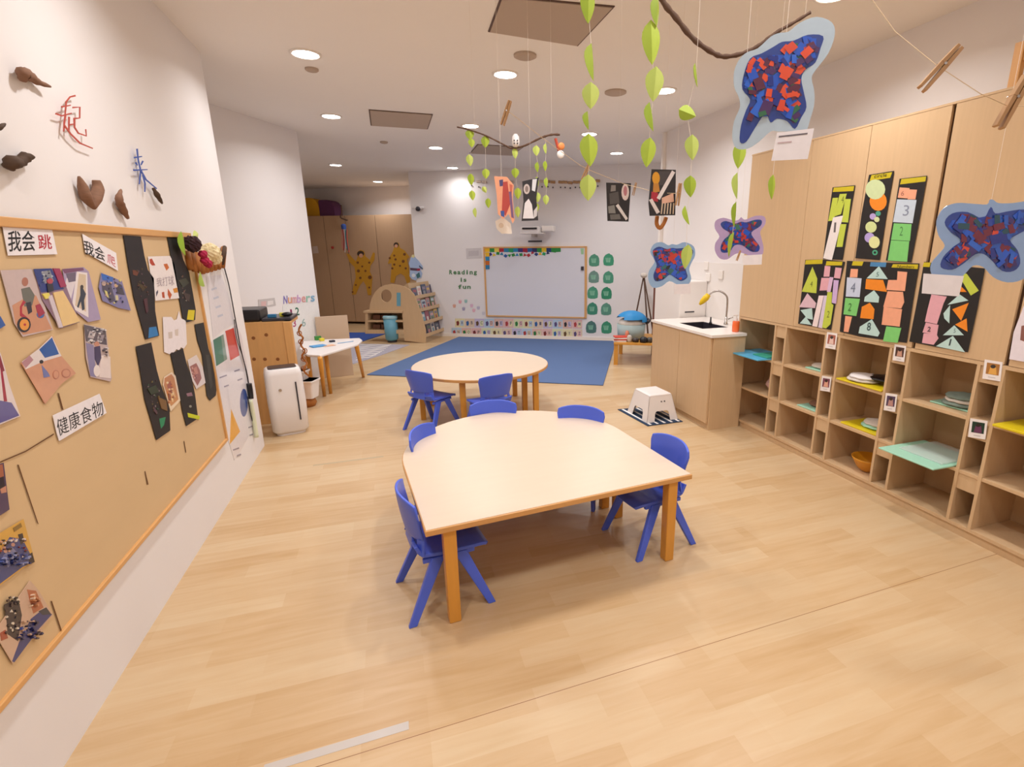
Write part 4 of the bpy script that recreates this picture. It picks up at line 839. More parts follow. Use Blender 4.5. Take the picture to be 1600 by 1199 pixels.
# ------------------------------------------------------------------ writing and natural finds on the left wall
def cutout_text(name, body, quad, col, pl, label, cat, group=None, lift=.006, th=.002, wt=.012):
    bm = new_bm(); cl = bm.loops.layers.float_color.new('Col')
    for tri in text_polys(body, wt):
        bm.faces.new([bm.verts.new(on(*quad_uv(quad, u, v), pl, lift)) for u, v in tri])
    bmesh.ops.remove_doubles(bm, verts=bm.verts, dist=1e-6)
    bmesh.ops.recalc_face_normals(bm, faces=bm.faces)
    ex = bmesh.ops.extrude_face_region(bm, geom=bm.faces[:]); bmesh.ops.translate(bm, verts=[v for v in ex['geom'] if isinstance(v, bmesh.types.BMVert)], vec=pl[1]*th)
    for f in bm.faces:
        for l in f.loops: l[cl] = lin(col)
    return tag(finish(name, bm, M['paper']), label, cat, group)
def strokes(name, pl, lines, f, wd, col, label, cat, group, lift=.018):
    """brush strokes cut from paper: tapered ribbons along pixel polylines of the wall"""
    bm = new_bm(); cl = bm.loops.layers.float_color.new('Col')
    for ln in lines:
        P = f(ln); n = len(P); L, R_ = [], []
        for i, (x, y) in enumerate(P):
            a, b = P[max(i-1, 0)], P[min(i+1, n-1)]; dx, dy = b[0]-a[0], b[1]-a[1]; l_ = math.hypot(dx, dy); h = wd*(1 if i == 0 else .62 if i == n-1 else .85)/2
            L.append((x-dy/l_*h, y+dx/l_*h)); R_.append((x+dy/l_*h, y-dx/l_*h))
        for i in range(n-1): sheet(bm, cl, [on(x, y, pl, lift+.0004*lines.index(ln)) for x, y in (L[i], L[i+1], R_[i+1], R_[i])], pl[1], .0018, col)
    return tag(finish(name, bm, M['paper']), label, cat, group)
cw = crop(0, 80, 4)
strokes('wall_character', LWALL, [[(470, 280), (436, 288), (412, 318), (405, 400)], [(382, 350), (440, 340)], [(345, 392), (385, 406), (446, 390)], [(407, 402), (400, 450), (396, 505)], [(430, 412), (428, 500)], [(430, 462), (456, 458)], [(402, 468), (440, 520), (500, 578), (578, 610)],
    [(452, 354), (497, 352), (496, 422)], [(458, 424), (496, 420)], [(462, 420), (464, 478), (488, 515), (538, 532), (534, 490)]], cw, 2.6, '#b5483a', 'red Chinese character cut from paper high on the left wall', 'wall lettering', None)
strokes('wall_character', LWALL, [[(855, 612), (862, 680), (878, 752), (869, 834)], [(836, 668), (886, 660)], [(846, 698), (858, 716)], [(892, 688), (880, 714)], [(832, 746), (920, 742)], [(880, 750), (912, 806), (978, 862)], [(892, 775), (905, 830), (904, 882)]], cw, 2.4, '#3b56a6', 'blue Chinese character cut from paper on the left wall above the pin board', 'wall lettering', None)
def pod(pts, rs, m, label, name='seed_pod', lift=.022, parent=None):
    P = [on(x, y, LWALL, lift+.008*sin(i*1.9)) for i, (x, y) in enumerate(pts)]
    path = smooth_path(P, 4); n = len(path)
    rr = []
    for i in range(n):
        u = i/(n-1)*(len(rs)-1); k = min(int(u), len(rs)-2); rr.append((rs[k]*(1-(u-k))+rs[k+1]*(u-k))*(1+.12*sin(i*2.3)))
    bm = new_bm(); tube(bm, path, rr, 9); o = finish(name, bm, M[m], smooth=True); tag(o, label, 'seed pod' if name == 'seed_pod' else 'bark', 'natural finds on the left wall'); return o
pod([(36, 127), (36, 115), (46, 119), (58, 128), (79, 136)], [.010, .020, .017, .012, .004], 'bark', 'hooked brown seed pod topmost on the left wall')
pod([(12, 264), (19, 254), (30, 254), (40, 246), (54, 246)], [.014, .022, .016, .017, .004], 'barkd', 'dark knobbly bark piece low at the left picture edge', 'bark_piece')
pod([(-8, 203), (0, 199), (8, 194)], [.008, .008, .003], 'barkd', 'tip of a dark twig at the left picture edge', 'bark_piece')
t = thing('bark_piece', 'forked brown bark piece, left of the two just above the pin board', 'bark', on(140, 325, LWALL, .02)[:], 0, 'natural finds on the left wall')
for pts, rs in (([(123, 276), (129, 292), (134, 308), (146, 325)], [.004, .018, .022, .008]), ([(150, 282), (153, 296), (149, 312), (146, 326)], [.014, .022, .022, .008])):
    bm = new_bm(); P = smooth_path([on(x, y, LWALL, .024) for x, y in pts], 4); n = len(P); tube(bm, P, [rs[min(3, int(i/(n-1)*3))]*(1-(i/(n-1)*3 % 1)) + rs[min(3, int(i/(n-1)*3)+1)]*(i/(n-1)*3 % 1) if i < n-1 else rs[-1] for i in range(n)], 9); part('bark_lobe', bm, M['bark'], t, world=True, smooth=True)
pod([(189, 297), (186, 312), (192, 328), (200, 342)], [.004, .016, .017, .006], 'bark', 'slim brown bark piece just above the pin board, right of the forked one', 'bark_piece')
pod([(239, 294), (246, 306), (253, 318)], [.006, .014, .006], 'barkd', 'small dark bark piece below the blue character', 'bark_piece')
# paper flower bouquet at the board corner
fb = thing('paper_flower_bouquet', 'bouquet of cream, purple and magenta paper flowers on pleated bark at the board corner', 'paper flowers', on(322, 395, LWALL, .02)[:])
def pom(px, py, r, m, lift, nm, lb):
    c_ = on(px, py, LWALL, lift); bm = new_bm(); ball(bm, (0, 0, 0), r, (1, 1, 1), 20, 14)
    for v in bm.verts:
        k = 1+.16*sin(v.co.x*190+v.co.z*90)*cos(v.co.y*170+v.co.z*140); v.co *= k; v.co += c_
    part(nm, bm, m, fb, world=True, label=lb)
pom(329, 395, .056, mat('cream_tissue', '#efe0b4', .8), .07, 'flower', 'big cream paper flower'); pom(336, 404, .040, mat('cream_tissue2', '#f1e3bd', .8), .06, 'flower', 'big cream paper flower')
pom(300, 382, .046, mat('purple_tissue', '#33161f', .8), .07, 'flower', 'dark purple paper flower')
for (x, y) in ((317, 398), (320, 408), (325, 413)): pom(x, y, .024, mat('magenta_tissue', '#b01a48', .8), .10, 'flower', 'small magenta paper flower')
for k in range(9):
    u = k/8; x = 292+58*u; y0, y1 = 394+8*u, 428-16*abs(u-.35); x1 = 298+50*u
    if u > .9: y0 = 388
    bm = new_bm(); tube(bm, [on(x, y0, LWALL, .02+.015*(k % 2)), on(x1, y1, LWALL, .03+.015*(k % 2))], [.020, .016], 8); part('bark_pleat', bm, M['wicker'], fb, world=True, smooth=True)
bm = new_bm(); tube(bm, [on(347, 413, LWALL, .04), on(350, 396, LWALL, .05), on(351, 386, LWALL, .05)], [.014, .016, .012], 8); part('bark_pleat', bm, M['barkd'], fb, world=True, smooth=True)
def leaf_mesh(bm, cl, tip, top, wdt, nrm, fold=.25, col='#a9c23c', half_col='#8aa52c', n=8):
    """folded pointed leaf: top (stalk) to tip, with a raised mid fold and a second tone on one half"""
    ax = (tip-top); L = ax.length; ax.normalize(); side = ax.cross(nrm).normalized(); nrm = side.cross(ax)
    prof = [0, .62, .92, 1.0, .95, .82, .62, .36, 0]
    rows = []
    for i in range(n+1):
        u = i/n; w_ = wdt*.5*prof[i]; mid = top+ax*L*u+nrm*(.02*L*sin(u*pi))
        rows.append((bm.verts.new(mid+side*w_-nrm*w_*fold), bm.verts.new(mid), bm.verts.new(mid-side*w_-nrm*w_*fold)))
    for i in range(n):
        a, b = rows[i], rows[i+1]
        for j in (0, 1):
            vs = [a[j], a[j+1], b[j+1], b[j]]
            u_ = []
            f = None
            if i == 0: vs = [a[1], b[j+1], b[j]]
            elif i == n-1: vs = [a[j], a[j+1], b[1]]
            try: f = bm.faces.new(vs)
            except ValueError: continue
            for l in f.loops: l[cl] = lin(col if j else half_col)
for (pts, c1) in ((((283, 362), (290, 400), 28), '#9cc23a'), (((310, 366), (302, 372), 18), '#d5e58a'), (((312, 428), (320, 448), 24), '#b4d460')):
    a, b = on(*pts[0], LWALL, .06), on(*pts[1], LWALL, .05); bm = new_bm(); cl = bm.loops.layers.float_color.new('Col')
    leaf_mesh(bm, cl, b, a, (b-a).length*.75, V(1, 0, .0), col=c1, half_col=c1); o = part('paper_leaf', bm, M['leaf'], fb, world=True)
    o.modifiers.new('thick', 'SOLIDIFY').thickness = .001
# cord, plug and tube at the end of the left wall
def px_tube(bm, pts, pl, lift, r, seg=7): tube(bm, smooth_path([on(x, y, pl, lift) for x, y in pts], 5), r, seg)
cp = thing('power_cord', 'black cord running down the left wall from the paper flowers to the purifier', 'cord', on(392, 640, LWALL, .01)[:])
bm = new_bm(); px_tube(bm, [(349, 414), (358, 448), (367, 496), (376, 545), (386, 585), (389, 606)], LWALL, .012, .004); px_tube(bm, [(366, 500), (370, 530), (381, 565), (389, 606)], LWALL, .010, .003); px_tube(bm, [(387, 620), (392, 650), (400, 676)], LWALL, .012, .004); part('cable', bm, M['black'], cp, world=True, smooth=True)
bm = new_bm(); px_tube(bm, [(389, 600), (391, 612), (392, 624)], LWALL, .02, .020, 10); part('plug', bm, M['black'], cp, world=True, smooth=True)
bm = new_bm(); px_tube(bm, [(391, 626), (396, 652), (401, 684)], LWALL, .022, .016, 10); o = finish('pale_tube', bm, mat('pale_tube', '#dfe3c4', .5), smooth=True); tag(o, 'pale yellow-green tube standing between the wall end and the air purifier', 'tube')
# posters right of the board
paper('writing_poster', LWALL, [(322, 433), (346, 430), (356, 460), (367, 505), (349, 516), (333, 529)], '#ece7ec', [('#c9cfe0', [(330+i*3.2, 452+i*14), (338+i*3.2, 449+i*14), (339+i*3.2, 452+i*14), (331+i*3.2, 455+i*14)]) for i in range(4)], 'white poster with faint blue writing above the shapes poster on the left wall', 'poster', None, .001, m='gloss')
paper('shapes_poster', LWALL, [(330, 535), (351, 521), (369, 508), (377, 525), (390, 595), (399, 662), (384, 690), (366, 720), (357, 690)], '#e8e4ea', [('#1f7d6d', [(333, 530+2), (349, 523), (355, 562), (338, 573)]), ('#7a9a90', [(345, 525), (349, 523), (355, 562), (350, 565)]), ('#d0362c', [(352, 518), (365, 513), (374, 556), (360, 564)]), ('#33509a', circ(381, 630, 6, 22, 20)), ('#eda91c', [(361, 640), (375, 675), (359, 695)])] +
      [('#8f8aa0', [(x, y), (x+w_, y-2.2*w_/6), (x+w_+.5, y+2-2.2*w_/6), (x+.5, y+2)]) for x, y, w_ in ((343, 590, 11), (350, 604, 7), (366, 580, 8), (371, 594, 7), (388, 668, 6), (390, 680, 5), (364, 703, 9), (370, 712, 6))],
      'white poster of green, red, blue and yellow shapes at the end of the left wall', 'poster', None, .001, m='gloss')
# ------------------------------------------------------------------ niche wall: numbers
paper('number_poster', NICHE, [(441, 478), (495, 472), (503, 520), (503, 530), (447, 540)], '#eeece9', [], 'white poster with the first numerals behind the craft table', 'poster', None, .002, m='gloss',
      texts=[('1', [(453, 484), (456, 484), (457, 494), (454, 494)], '#8d2a5c', .02), ('2', [(461, 481), (467, 481), (468, 493), (462, 494)], '#1f6a4c', .02), ('3', [(457, 500), (462, 500), (463, 511), (458, 512)], '#b54a72', .02), ('6', [(471, 499), (477, 498), (478, 510), (472, 512)], '#9cb5b3', .02)])
for i, (ch_, c_) in enumerate(zip('Numbers', ('#8b7fc4', '#e0a486', '#dfa3ae', '#cfa5d2', '#dfa09c', '#8fc3b0', '#7fb0cf'))):
    x0 = 443+i*7.1; y0 = 463-i*.55
    cutout_text('wall_letter', ch_, [(x0, y0+(0 if i in (0, 3) else 3)), (x0+6, y0-.4+(0 if i in (0, 3) else 3)), (x0+6, y0+12), (x0, y0+12.5)], c_, NICHE, 'pastel cut-out letter %s of the word Numbers on the white wall by the alcove%s' % (ch_, ''), 'wall letter', 'letters of the word Numbers', lift=.003)
paper('notice_sheet', NICHE, [(403, 469), (429, 466), (431, 478), (404, 482)], '#c9c2c0', [('#d9b6b4', [(408, 472), (416, 471), (416, 479), (408, 480)]), ('#e5dedb', [(418, 471), (427, 470), (427, 476), (418, 478)])], 'small grey notice sheet above the dark machine on the pine cabinet', 'notice', None, .002)
# ------------------------------------------------------------------ rear wall
wb = [on(*p, REAR) for p in ((757, 387), (915, 387), (914, 497), (761, 493))]
s0_, s1_ = (wb[0]-rL).dot(d29), (wb[1]-rL).dot(d29); z0_, z1_ = .425, 1.693
def rbox(bm, a, b, z0, z1, d0, d1):
    q = [rL+d29*a-d60*d0, rL+d29*b-d60*d0, rL+d29*b-d60*d1, rL+d29*a-d60*d1]; hull8(bm, [V(p.x, p.y, z0) for p in q], [V(p.x, p.y, z1) for p in q])
wt_ = thing('whiteboard', 'large whiteboard in a thin wood-coloured frame on the rear wall', 'whiteboard', (wb[3])[:])
bm = new_bm(); rbox(bm, s0_, s1_, z0_, z1_, .001, .018); part('board', bm, mat('whiteboard_enamel', '#dcdce4', .22), wt_, world=True)
for a in ((s0_-.01, s1_+.01, z1_-.015, z1_+.012), (s0_-.01, s1_+.01, z0_-.02, z0_+.008), (s0_-.02, s0_+.012, z0_-.02, z1_+.012), (s1_-.012, s1_+.03, z0_-.02, z1_+.012)):
    bm = new_bm(); rbox(bm, *a, .001, .026); part('frame_strip', bm, M['frame'], wt_, world=True, bevel=.002)
cols_ = ['#efb91c', '#2c8a3c', '#e7cf5a', '#b32032', '#1f7fa8', '#1f9a60', '#2286b8', '#3a2a78', '#a81a3a', '#1e5ca0', '#22285c', '#1f8a48', '#e3c02a', '#1c3c78', '#258a3c', '#248a44', '#b5302c', '#1f8a3c']
sh = []
for i in range(16):
    x = 757.5+i*7.4; c_ = cols_[i % 18]; sh.append((c_, [(x, 388), (x+7.4, 388), (x+7.6, 394.2+(i % 3)*.6), (x+.2, 394.5)]))
sh.append(('#1f8a3c', [(875, 388), (875.5, 388), (875, 394), (872, 393)]))
rnd = random.Random(3)
for i in range(17):
    x = 760+i*6.0; y = 396.5+rnd.random()*4 - (i > 11)*2; a = rnd.random()*3; r_ = 3.4
    sh.append((cols_[(i*5+2) % 18], circ(x, y, r_, r_*.9, 4 if i % 2 else 3, a)))
for i, c_ in enumerate(('#efb91c', '#2286b8', '#c96a1c', '#2579a8')): sh.append((c_, [(758.5, 395+i*6.6), (764.5+i*.2, 395+i*6.6), (765, 401.6+i*6.6), (759, 401.6+i*6.6)]))
wbp = (REAR[0]+REAR[1]*.018, REAR[1])
paper('paper_border', wbp, [(757.5, 387.9), (875.5, 388.1), (875.5, 389.2), (758.8, 389)], '#1f8a3c', sh, 'colourful paper-scrap border along the top left of the whiteboard', 'paper border', None, .001)
paper('green_strip', wbp, [(907, 389), (912, 389), (912, 398), (908, 398)], '#9cc79a', [], 'pale green paper tab at the top right of the whiteboard', 'paper tab', None, .001)
bm = new_bm(); p = on(910, 420, wbp, .008); box(bm, p, (.05, .03, .07), rz=R(-29.5)); o = finish('board_magnet', bm, M['dark'], bevel=.004); tag(o, 'small dark magnet at the right edge of the whiteboard', 'magnet')
# projector on its arm
pj = thing('projector', 'white short-throw projector on a wall arm above the whiteboard', 'projector', on(832, 384, REAR, .1)[:])
pc_ = on(831, 360, REAR, .30); 
def rb(c_, w_, d_, h, m, nm, bev=.01, par=None):
    bm = new_bm(); box(bm, (0, 0, 0), (w_, d_, h)); bmesh.ops.transform(bm, matrix=Matrix.Translation(c_) @ Matrix.Rotation(R(-29.5), 4, 'Z'), verts=bm.verts); return part(nm, bm, m, par or pj, world=True, bevel=bev)
PJB = rb(pc_, .33, .30, .11, M['whitep'], 'body', .02); rb(pc_-d60*.16+V(0, 0, .02), .26, .02, .03, M['black'], 'vent_slot', 0, PJB)
rb(pc_+V(0, 0, -.06)+d29*.02, .40, .30, .02, M['trim'], 'tray'); rb(pc_+d29*.28+d60*.1+V(0, 0, .02), .22, .22, .10, M['trim'], 'arm_cover', .02)
rb(pc_+d60*.18+V(0, 0, -.09), .06, .22, .05, M['steel'], 'arm', .004); rb(pc_+d60*.22+V(0, 0, -.19), .25, .05, .03, M['dark'], 'foot_bracket', .004)
paper('notice_sheet', REAR, [(728, 389), (752, 388), (753, 404), (729, 405)], '#d3cdcd', [('#c5bec0', [(732, 393), (748, 392), (748, 400), (732, 401)])], 'pale grey sheet on the rear wall left of the whiteboard', 'notice', None, .002)
# Reading is fun
def word(w_, x0, x1, y0, y1, lab):
    n = len(w_); st = (x1-x0)/n
    for i, ch_ in enumerate(w_):
        low = ch_ in 'eanusrx'; dn = ch_ in 'g'
        a, b = x0+i*st, x0+i*st+st*.78
        if ch_ in 'i': a += st*.2; b -= st*.2
        yt = y0+(1.8 if low or dn else 0); yb = y1+(1.6 if dn else 0)
        cutout_text('wall_letter', ch_, [(a, yt), (b, yt), (b, yb), (a, yb)], '#55855a', REAR, 'green cut-out letter %s of the %s on the rear wall%s' % (ch_, lab, '' if w_.count(ch_) == 1 else ', ' + ['first', 'second'][w_[:i].count(ch_)] + ' of its kind'), 'wall letter', 'letters of the reading slogan', lift=.003, wt=.03)
word('Reading', 702, 746.5, 422.5, 429.5, 'word Reading'); word('is', 718.5, 730, 434.5, 441, 'word is'); word('fun', 716, 737, 445.5, 452, 'word fun')
for i, (x, y, c_) in enumerate(((710, 478.5, '#e8b09a'), (719, 472, '#e6aab4'), (728, 471, '#9fc9c4'), (724.5, 483, '#aaa4c0'), (737, 478, '#e3bcd0'), (740.5, 485.5, '#eab8c2'), (747.5, 481.5, '#c5c0d2'), (755.5, 490, '#d6d2d8'))):
    paper('hand_shape', REAR, [(x-1.8, y+3), (x-2.6, y-.5), (x-1.6, y-3), (x-.6, y-1), (x+.2, y-3.6), (x+1, y-1), (x+2, y-3), (x+2.4, y), (x+1.6, y+3)], c_, [], ('peach', 'pink', 'teal', 'grey-lilac', 'pale pink', 'rose', 'pale lilac', 'whitish')[i] + ' paper hand shape on the rear wall under the reading slogan', 'paper shape', 'pastel paper hands', .002)
# green handprints
gx = [(1325, 200), (1445, 195), (1322, 338), (1443, 342), (1313, 470), (1428, 474), (1310, 603), (1425, 607), (1300, 757), (1428, 760)]
gc = ['#4f9478', '#3f9a74', '#6f9287', '#4a9578', '#4c997a', '#2f8a66', '#3d8a70', '#5b9480', '#4f7a72', '#3c9370']
for i, (x, y) in enumerate(gx):
    x, y = 680+x/5.333, 370+y/5.333
    out = [(x-7.6, y+8), (x-8.4, y+2), (x-7.6, y-4), (x-5, y-7.6), (x-1.5, y-9.4), (x+1.2, y-10.2), (x+2.5, y-8.6), (x+5.4, y-7.4), (x+7.6, y-3.5), (x+8.2, y+2), (x+7.4, y+8), (x+3, y+9.4), (x-3.5, y+9.4)]
    hs = [('#8cc4a6', [(x-2+dx, y+4), (x-2.6+dx*1.5, y-3), (x-1.4+dx*1.5, y-3.2), (x-.8+dx, y+4)]) for dx in (-1.5, 0, 1.6, 3)]
    paper('handprint_card', REAR, out, gc[i], hs, 'green leaf-shaped handprint card, %s column, %s from the top' % (('left', 'right')[i % 2], ('first', 'second', 'third', 'fourth', 'fifth')[i//2]), 'card', 'green handprint cards', .002)
# alphabet cards
ac = ['#e8dcae', '#e5b9b4', '#b9cfe0', '#e3cdb4', '#dfe0b4', '#e2b9a8', '#c9bcd6']
ic = ['#7a2a2a', '#2c2a30', '#2b5fa0', '#b33a3a', '#6b4a2c', '#2a7a3a', '#5a4a7a']
for r_ in (0, 1):
    n = 13
    for i in range(n):
        xa, xb = (711+i*15.3, 711+i*15.3+14.9) if r_ == 0 else (705.5+i*15.75, 705.5+i*15.75+15.3)
        f0 = (xa-705)/205; y0 = (498.2 if r_ == 0 else 513)+f0*(2.4); y1 = y0+13.6
        c_ = ac[(i*3+r_*2) % 7]; k = ic[(i*2+r_*3) % 7]
        shp = [(k, [(xa+2, y0+5), (xa+5.2, y0+3.4), (xa+6.6, y0+7), (xa+5.6, y0+11), (xa+2.6, y0+11)]), (ac[(i+2+r_) % 7], [(xa+8.2, y0+3), (xa+13.4, y0+3), (xa+13.4, y0+11.5), (xa+8.2, y0+11.5)])]
        ltr = 'ABCDEFGHIJKLMNOPQRSTUVWXYZ'[r_*13+i]
        paper('alphabet_card', REAR, [(xa, y0), (xb, y0+.15), (xb, y1+.15), (xa, y1)], c_, shp, 'small %s alphabet card under the whiteboard, %s row, number %d from the left' % (('pale yellow', 'pink', 'pale blue', 'beige', 'pale green', 'salmon', 'lilac')[(i*3+r_*2) % 7], ('upper', 'lower')[r_], i+1), 'card', 'alphabet cards under the whiteboard', .002,
              texts=[(ltr, [(xa+9.4, y0+4), (xa+12.4, y0+4), (xa+12.4, y0+9), (xa+9.4, y0+9)], '#6d6470', .02)])
# small pegs along the top of the rear wall
for i, (x, y) in enumerate([(737, 282), (748, 284), (757, 285), (799, 285), (847, 284), (856, 284), (864, 285), (876, 285), (883, 285), (891, 286), (899, 285), (906, 285), (934, 283)]):
    t = thing('wall_peg', 'wooden wall peg with dark bead high on the rear wall, number %d from left' % (i+1), 'peg', on(x, y+10, REAR, .01)[:], 0, 'pegs along the top of the rear wall')
    bm = new_bm(); a = on(x-3.5, y, REAR, .012); b = on(x+3.5, y+.5, REAR, .012); tube(bm, [a, b], .022, 6); part('peg', bm, M['pegwood'] if 4 < i else mat('pale_peg', '#d3bfae', .6), t, world=True)
    bm = new_bm(); ball(bm, on(x, y+8.5, REAR, .02), .014, u=8, v=6); part('bead', bm, M['dark'], t, world=True)
# ------------------------------------------------------------------ alcove cut-outs
A_ = (CUPB[0], CUPB[1])
ca = crop(460, 260, 6.6625); cb_ = crop(460, 400, 6)
def figure(out, spots_, face, hair, label):
    paper('paper_figure', A_, out, '#c8921f', [('#7a4a1c', circ(x, y, r_)) for x, y, r_ in spots_] + [hair, face], label, 'paper figure', 'spotted paper figures', .003, .003)
figure([(543, 401), (541, 397), (545, 397), (551, 404), (556, 409), (559, 402), (558, 395), (563, 391), (569, 393), (571, 401), (578, 407), (583, 395), (586, 396), (585, 407), (579, 416), (578, 425), (582, 434), (581, 446), (580, 462), (575, 462), (572, 447), (568, 440), (562, 447), (556, 461), (550, 461), (552, 448), (556, 434), (554, 418), (546, 410)],
       [(559, 411, 2), (577, 411, 1.8), (560, 424, 2.4), (571, 424, 1.8), (563, 435, 2), (578, 434, 3), (556, 446, 1.6), (577, 450, 1.6), (551, 457, 1.6), (566, 417, 1.6)], ('#d8a283', circ(564, 400, 3.2)), ('#3a2a1c', circ(563.5, 397, 5.5, 4.5)), 'spotted orange paper figure with raised arms on the alcove cupboards, left one')
figure([(606, 413), (609, 402), (614, 393), (616, 386), (619, 380), (623, 380), (625, 388), (632, 392), (640, 402), (636, 406), (638, 415), (640, 430), (641, 443), (636, 444), (632, 432), (626, 428), (619, 432), (616, 443), (610, 442), (611, 428), (612, 412)],
       [(616, 400, 1.7), (618, 406, 1.9), (609, 404, 1.8), (630, 409, 2.4), (616, 414, 1.8), (613, 420, 1.8), (634, 420, 1.8), (625, 416, 1.6), (632, 398, 2.2)], ('#d8a283', circ(619, 385, 2.6)), ('#3a2a1c', circ(619, 383.5, 4, 4.2)), 'spotted orange paper figure on the alcove cupboards, right one')
t = thing('ribbon_windsock', 'blue-topped windsock with white and red ribbons hanging at the alcove cupboards', 'windsock', on(540, 390, A_, .12)[:])
bm = new_bm(); c_ = on(537, 355, A_, .12); lathe(bm, [(.05, -.05), (.055, .03), (.03, .06)], c_, seg=16); part('hoop', bm, mat('navy_paper', '#3453a0', .6), t, world=True)
for k, cc in enumerate(('#d98a86', '#b83048', '#e9e4e6', '#a9c4d6', '#2f7f86', '#c8574e')):
    a = on(534+k*1.6, 359, A_, .12+.01*k); b = on(535+k*2.1, 389+3*(k % 3), A_, .12+.01*k); bm = new_bm(); tube(bm, smooth_path([a, a.lerp(b, .5)+d29*.02*sin(k), b], 4), .010, 6); part('ribbon', bm, mat('ribbon', cc, .7), t, world=True)
bm = new_bm(); px_tube(bm, [(533, 321), (534, 333), (532, 340), (537, 343), (543, 345)], A_, .04, .014); o = finish('twig', bm, M['brown'], smooth=True); tag(o, 'short bent brown twig above the windsock in the alcove', 'twig')
bm = new_bm(); ball(bm, on(519.5, 387.5, A_, .02), .03); o = finish('red_bead', bm, mat('red_bead', '#b3362c', .5), smooth=True); tag(o, 'small red bead on the alcove cupboard left of the windsock', 'bead')
paper('paper_tag', A_, [(488, 386), (496, 385), (498, 396), (489, 397)], '#cdb9ae', [], 'faint pale tag on the leftmost visible alcove cupboard door', 'tag', None, .003)
# blue paper robot-like child figure at the left end of the rear wall
paper('paper_doll', REAR, [(642, 403), (646, 399), (650, 404), (654, 408), (660, 416), (661, 421), (657, 422), (660, 428), (658, 435), (652, 436), (650, 439), (644, 437), (640, 432), (641, 420), (639, 412)], '#a5bce0', [('#d9cf9a', circ(645.5, 401, 2.6)), ('#5a3f55', [(641, 419), (652, 420), (652, 424), (641, 423)]), ('#a32f48', [(652, 420), (657, 420), (656, 424), (651, 424)]), ('#3d6f78', [(650, 430), (655, 426), (657, 433), (652, 436)]), ('#dfe6ef', circ(646, 431, 3)), ('#4a5870', [(655, 415), (661, 420), (660, 422), (655, 418)])], 'pale blue paper doll at the left end of the rear wall above the book display', 'paper doll', None, .004, .004)
bm = new_bm(); ball(bm, on(653, 327, REAR, .06), .045); o = finish('wall_camera', bm, M['dark'], smooth=True); tag(o, 'small dark round camera with white bracket at the left end of the rear wall', 'camera')
bm = new_bm(); a = on(644, 326, REAR, .05); b = on(662, 325, REAR, .03); tube(bm, [a, b], .022, 10); o = finish('camera_bracket', bm, M['whitep'], smooth=True); tag(o, 'white bracket arm behind the small round wall camera', 'bracket')
# ------------------------------------------------------------------ posters on the right cupboard doors
cr2 = crop(1230, 250, 3.868); cr8 = crop(1270, 380, 4.848)
def door_poster(out, shapes, label, texts=(), lift=.002):
    paper('black_number_poster', DOORF, out, '#1b1716', shapes, label, 'poster', 'black number posters', lift, .0012, None, 'paper', texts)
Yl, Li, Wh, Pe, Gr, Pk, Or, Mi = '#cbb814', '#c3d14a', '#eee6e4', '#f0a987', '#7fcf74', '#e2a9b4', '#ee8b1c', '#bddcd8'
def q4(f, *p): return f(list(p))
door_poster(cr2([(275, 168), (412, 155), (378, 350), (335, 606), (217, 600), (245, 380)]), [(Yl, cr2([(282, 170), (405, 160), (400, 190), (275, 196)])), (Li, cr2([(275, 232), (308, 230), (282, 368), (248, 372)])), (Li, cr2([(318, 208), (360, 206), (325, 330), (282, 345)])), (Li, cr2([(350, 238), (385, 238), (368, 380), (330, 378)])), (Wh, cr2([(278, 350), (338, 338), (270, 608), (218, 596)])), (Li, cr2([(322, 390), (358, 390), (334, 528), (298, 528)]))],
    'black poster with lime and white bars, leftmost of the upper three on the cupboard doors', texts=[('1', cr2([(285, 380), (297, 380), (292, 440), (280, 440)]), '#6a6264', 0), ('4', cr2([(330, 220), (345, 220), (340, 262), (325, 262)]), '#6d7a2c', 0)])
door_poster(cr2([(495, 92), (647, 68), (600, 340), (560, 608), (412, 596), (450, 330)]), [(Yl, cr2([(510, 94), (635, 76), (622, 110), (498, 128)])), ('#cddca8', circ(*cr2([(533, 180)])[0], 15.5)), (Or, circ(*cr2([(550, 252)])[0], 13.5, 15)), ('#cddca8', circ(*cr2([(532, 182)])[0], 14.8, 15.3)), ('#4fa38a', circ(*cr2([(550, 326)])[0], 4)), ('#b9a4d8', circ(*cr2([(518, 344)])[0], 5)), ('#d5dfa8', circ(*cr2([(542, 362)])[0], 4.2)), ('#d3df9c', circ(*cr2([(507, 408)])[0], 8.8)), ('#b4a2dc', circ(*cr2([(498, 472)])[0], 7.8)), ('#dfe3a2', circ(*cr2([(527, 500)])[0], 8.5, 9.5)), ('#4fae86', circ(*cr2([(531, 562)])[0], 4.2)), ('#1b1716', circ(*cr2([(531, 562)])[0], 2))],
    'black poster with a column of coloured circles, middle of the upper three', texts=[('circle', cr2([(530, 88), (605, 80), (600, 102), (524, 112)]), '#3a3610', 0)])
door_poster(cr2([(680, 116), (847, 97), (800, 360), (750, 622), (597, 610), (640, 360)]), [(Yl, cr2([(690, 118), (840, 102), (835, 132), (682, 150)])), (Pe, cr2([(680, 168), (740, 172), (728, 235), (668, 230)])), (Pe, cr2([(738, 180), (785, 182), (775, 240), (728, 240)])), ('#c9d6e4', cr2([(665, 240), (782, 244), (758, 385), (640, 378)])), (Gr, cr2([(645, 385), (752, 390), (742, 492), (628, 485)])), (Gr, cr2([(628, 488), (738, 494), (725, 618), (608, 610)]))],
    'black poster with pink, blue and green squares, rightmost of the upper three', texts=[('3', cr2([(705, 275), (740, 275), (732, 340), (697, 340)]), '#8a93a8', 0), ('2', cr2([(683, 405), (702, 405), (697, 460), (678, 460)]), '#4d8a4a', 0), ('6', cr2([(690, 190), (708, 190), (704, 218), (686, 218)]), '#a86a58', 0)])
c8 = cr8
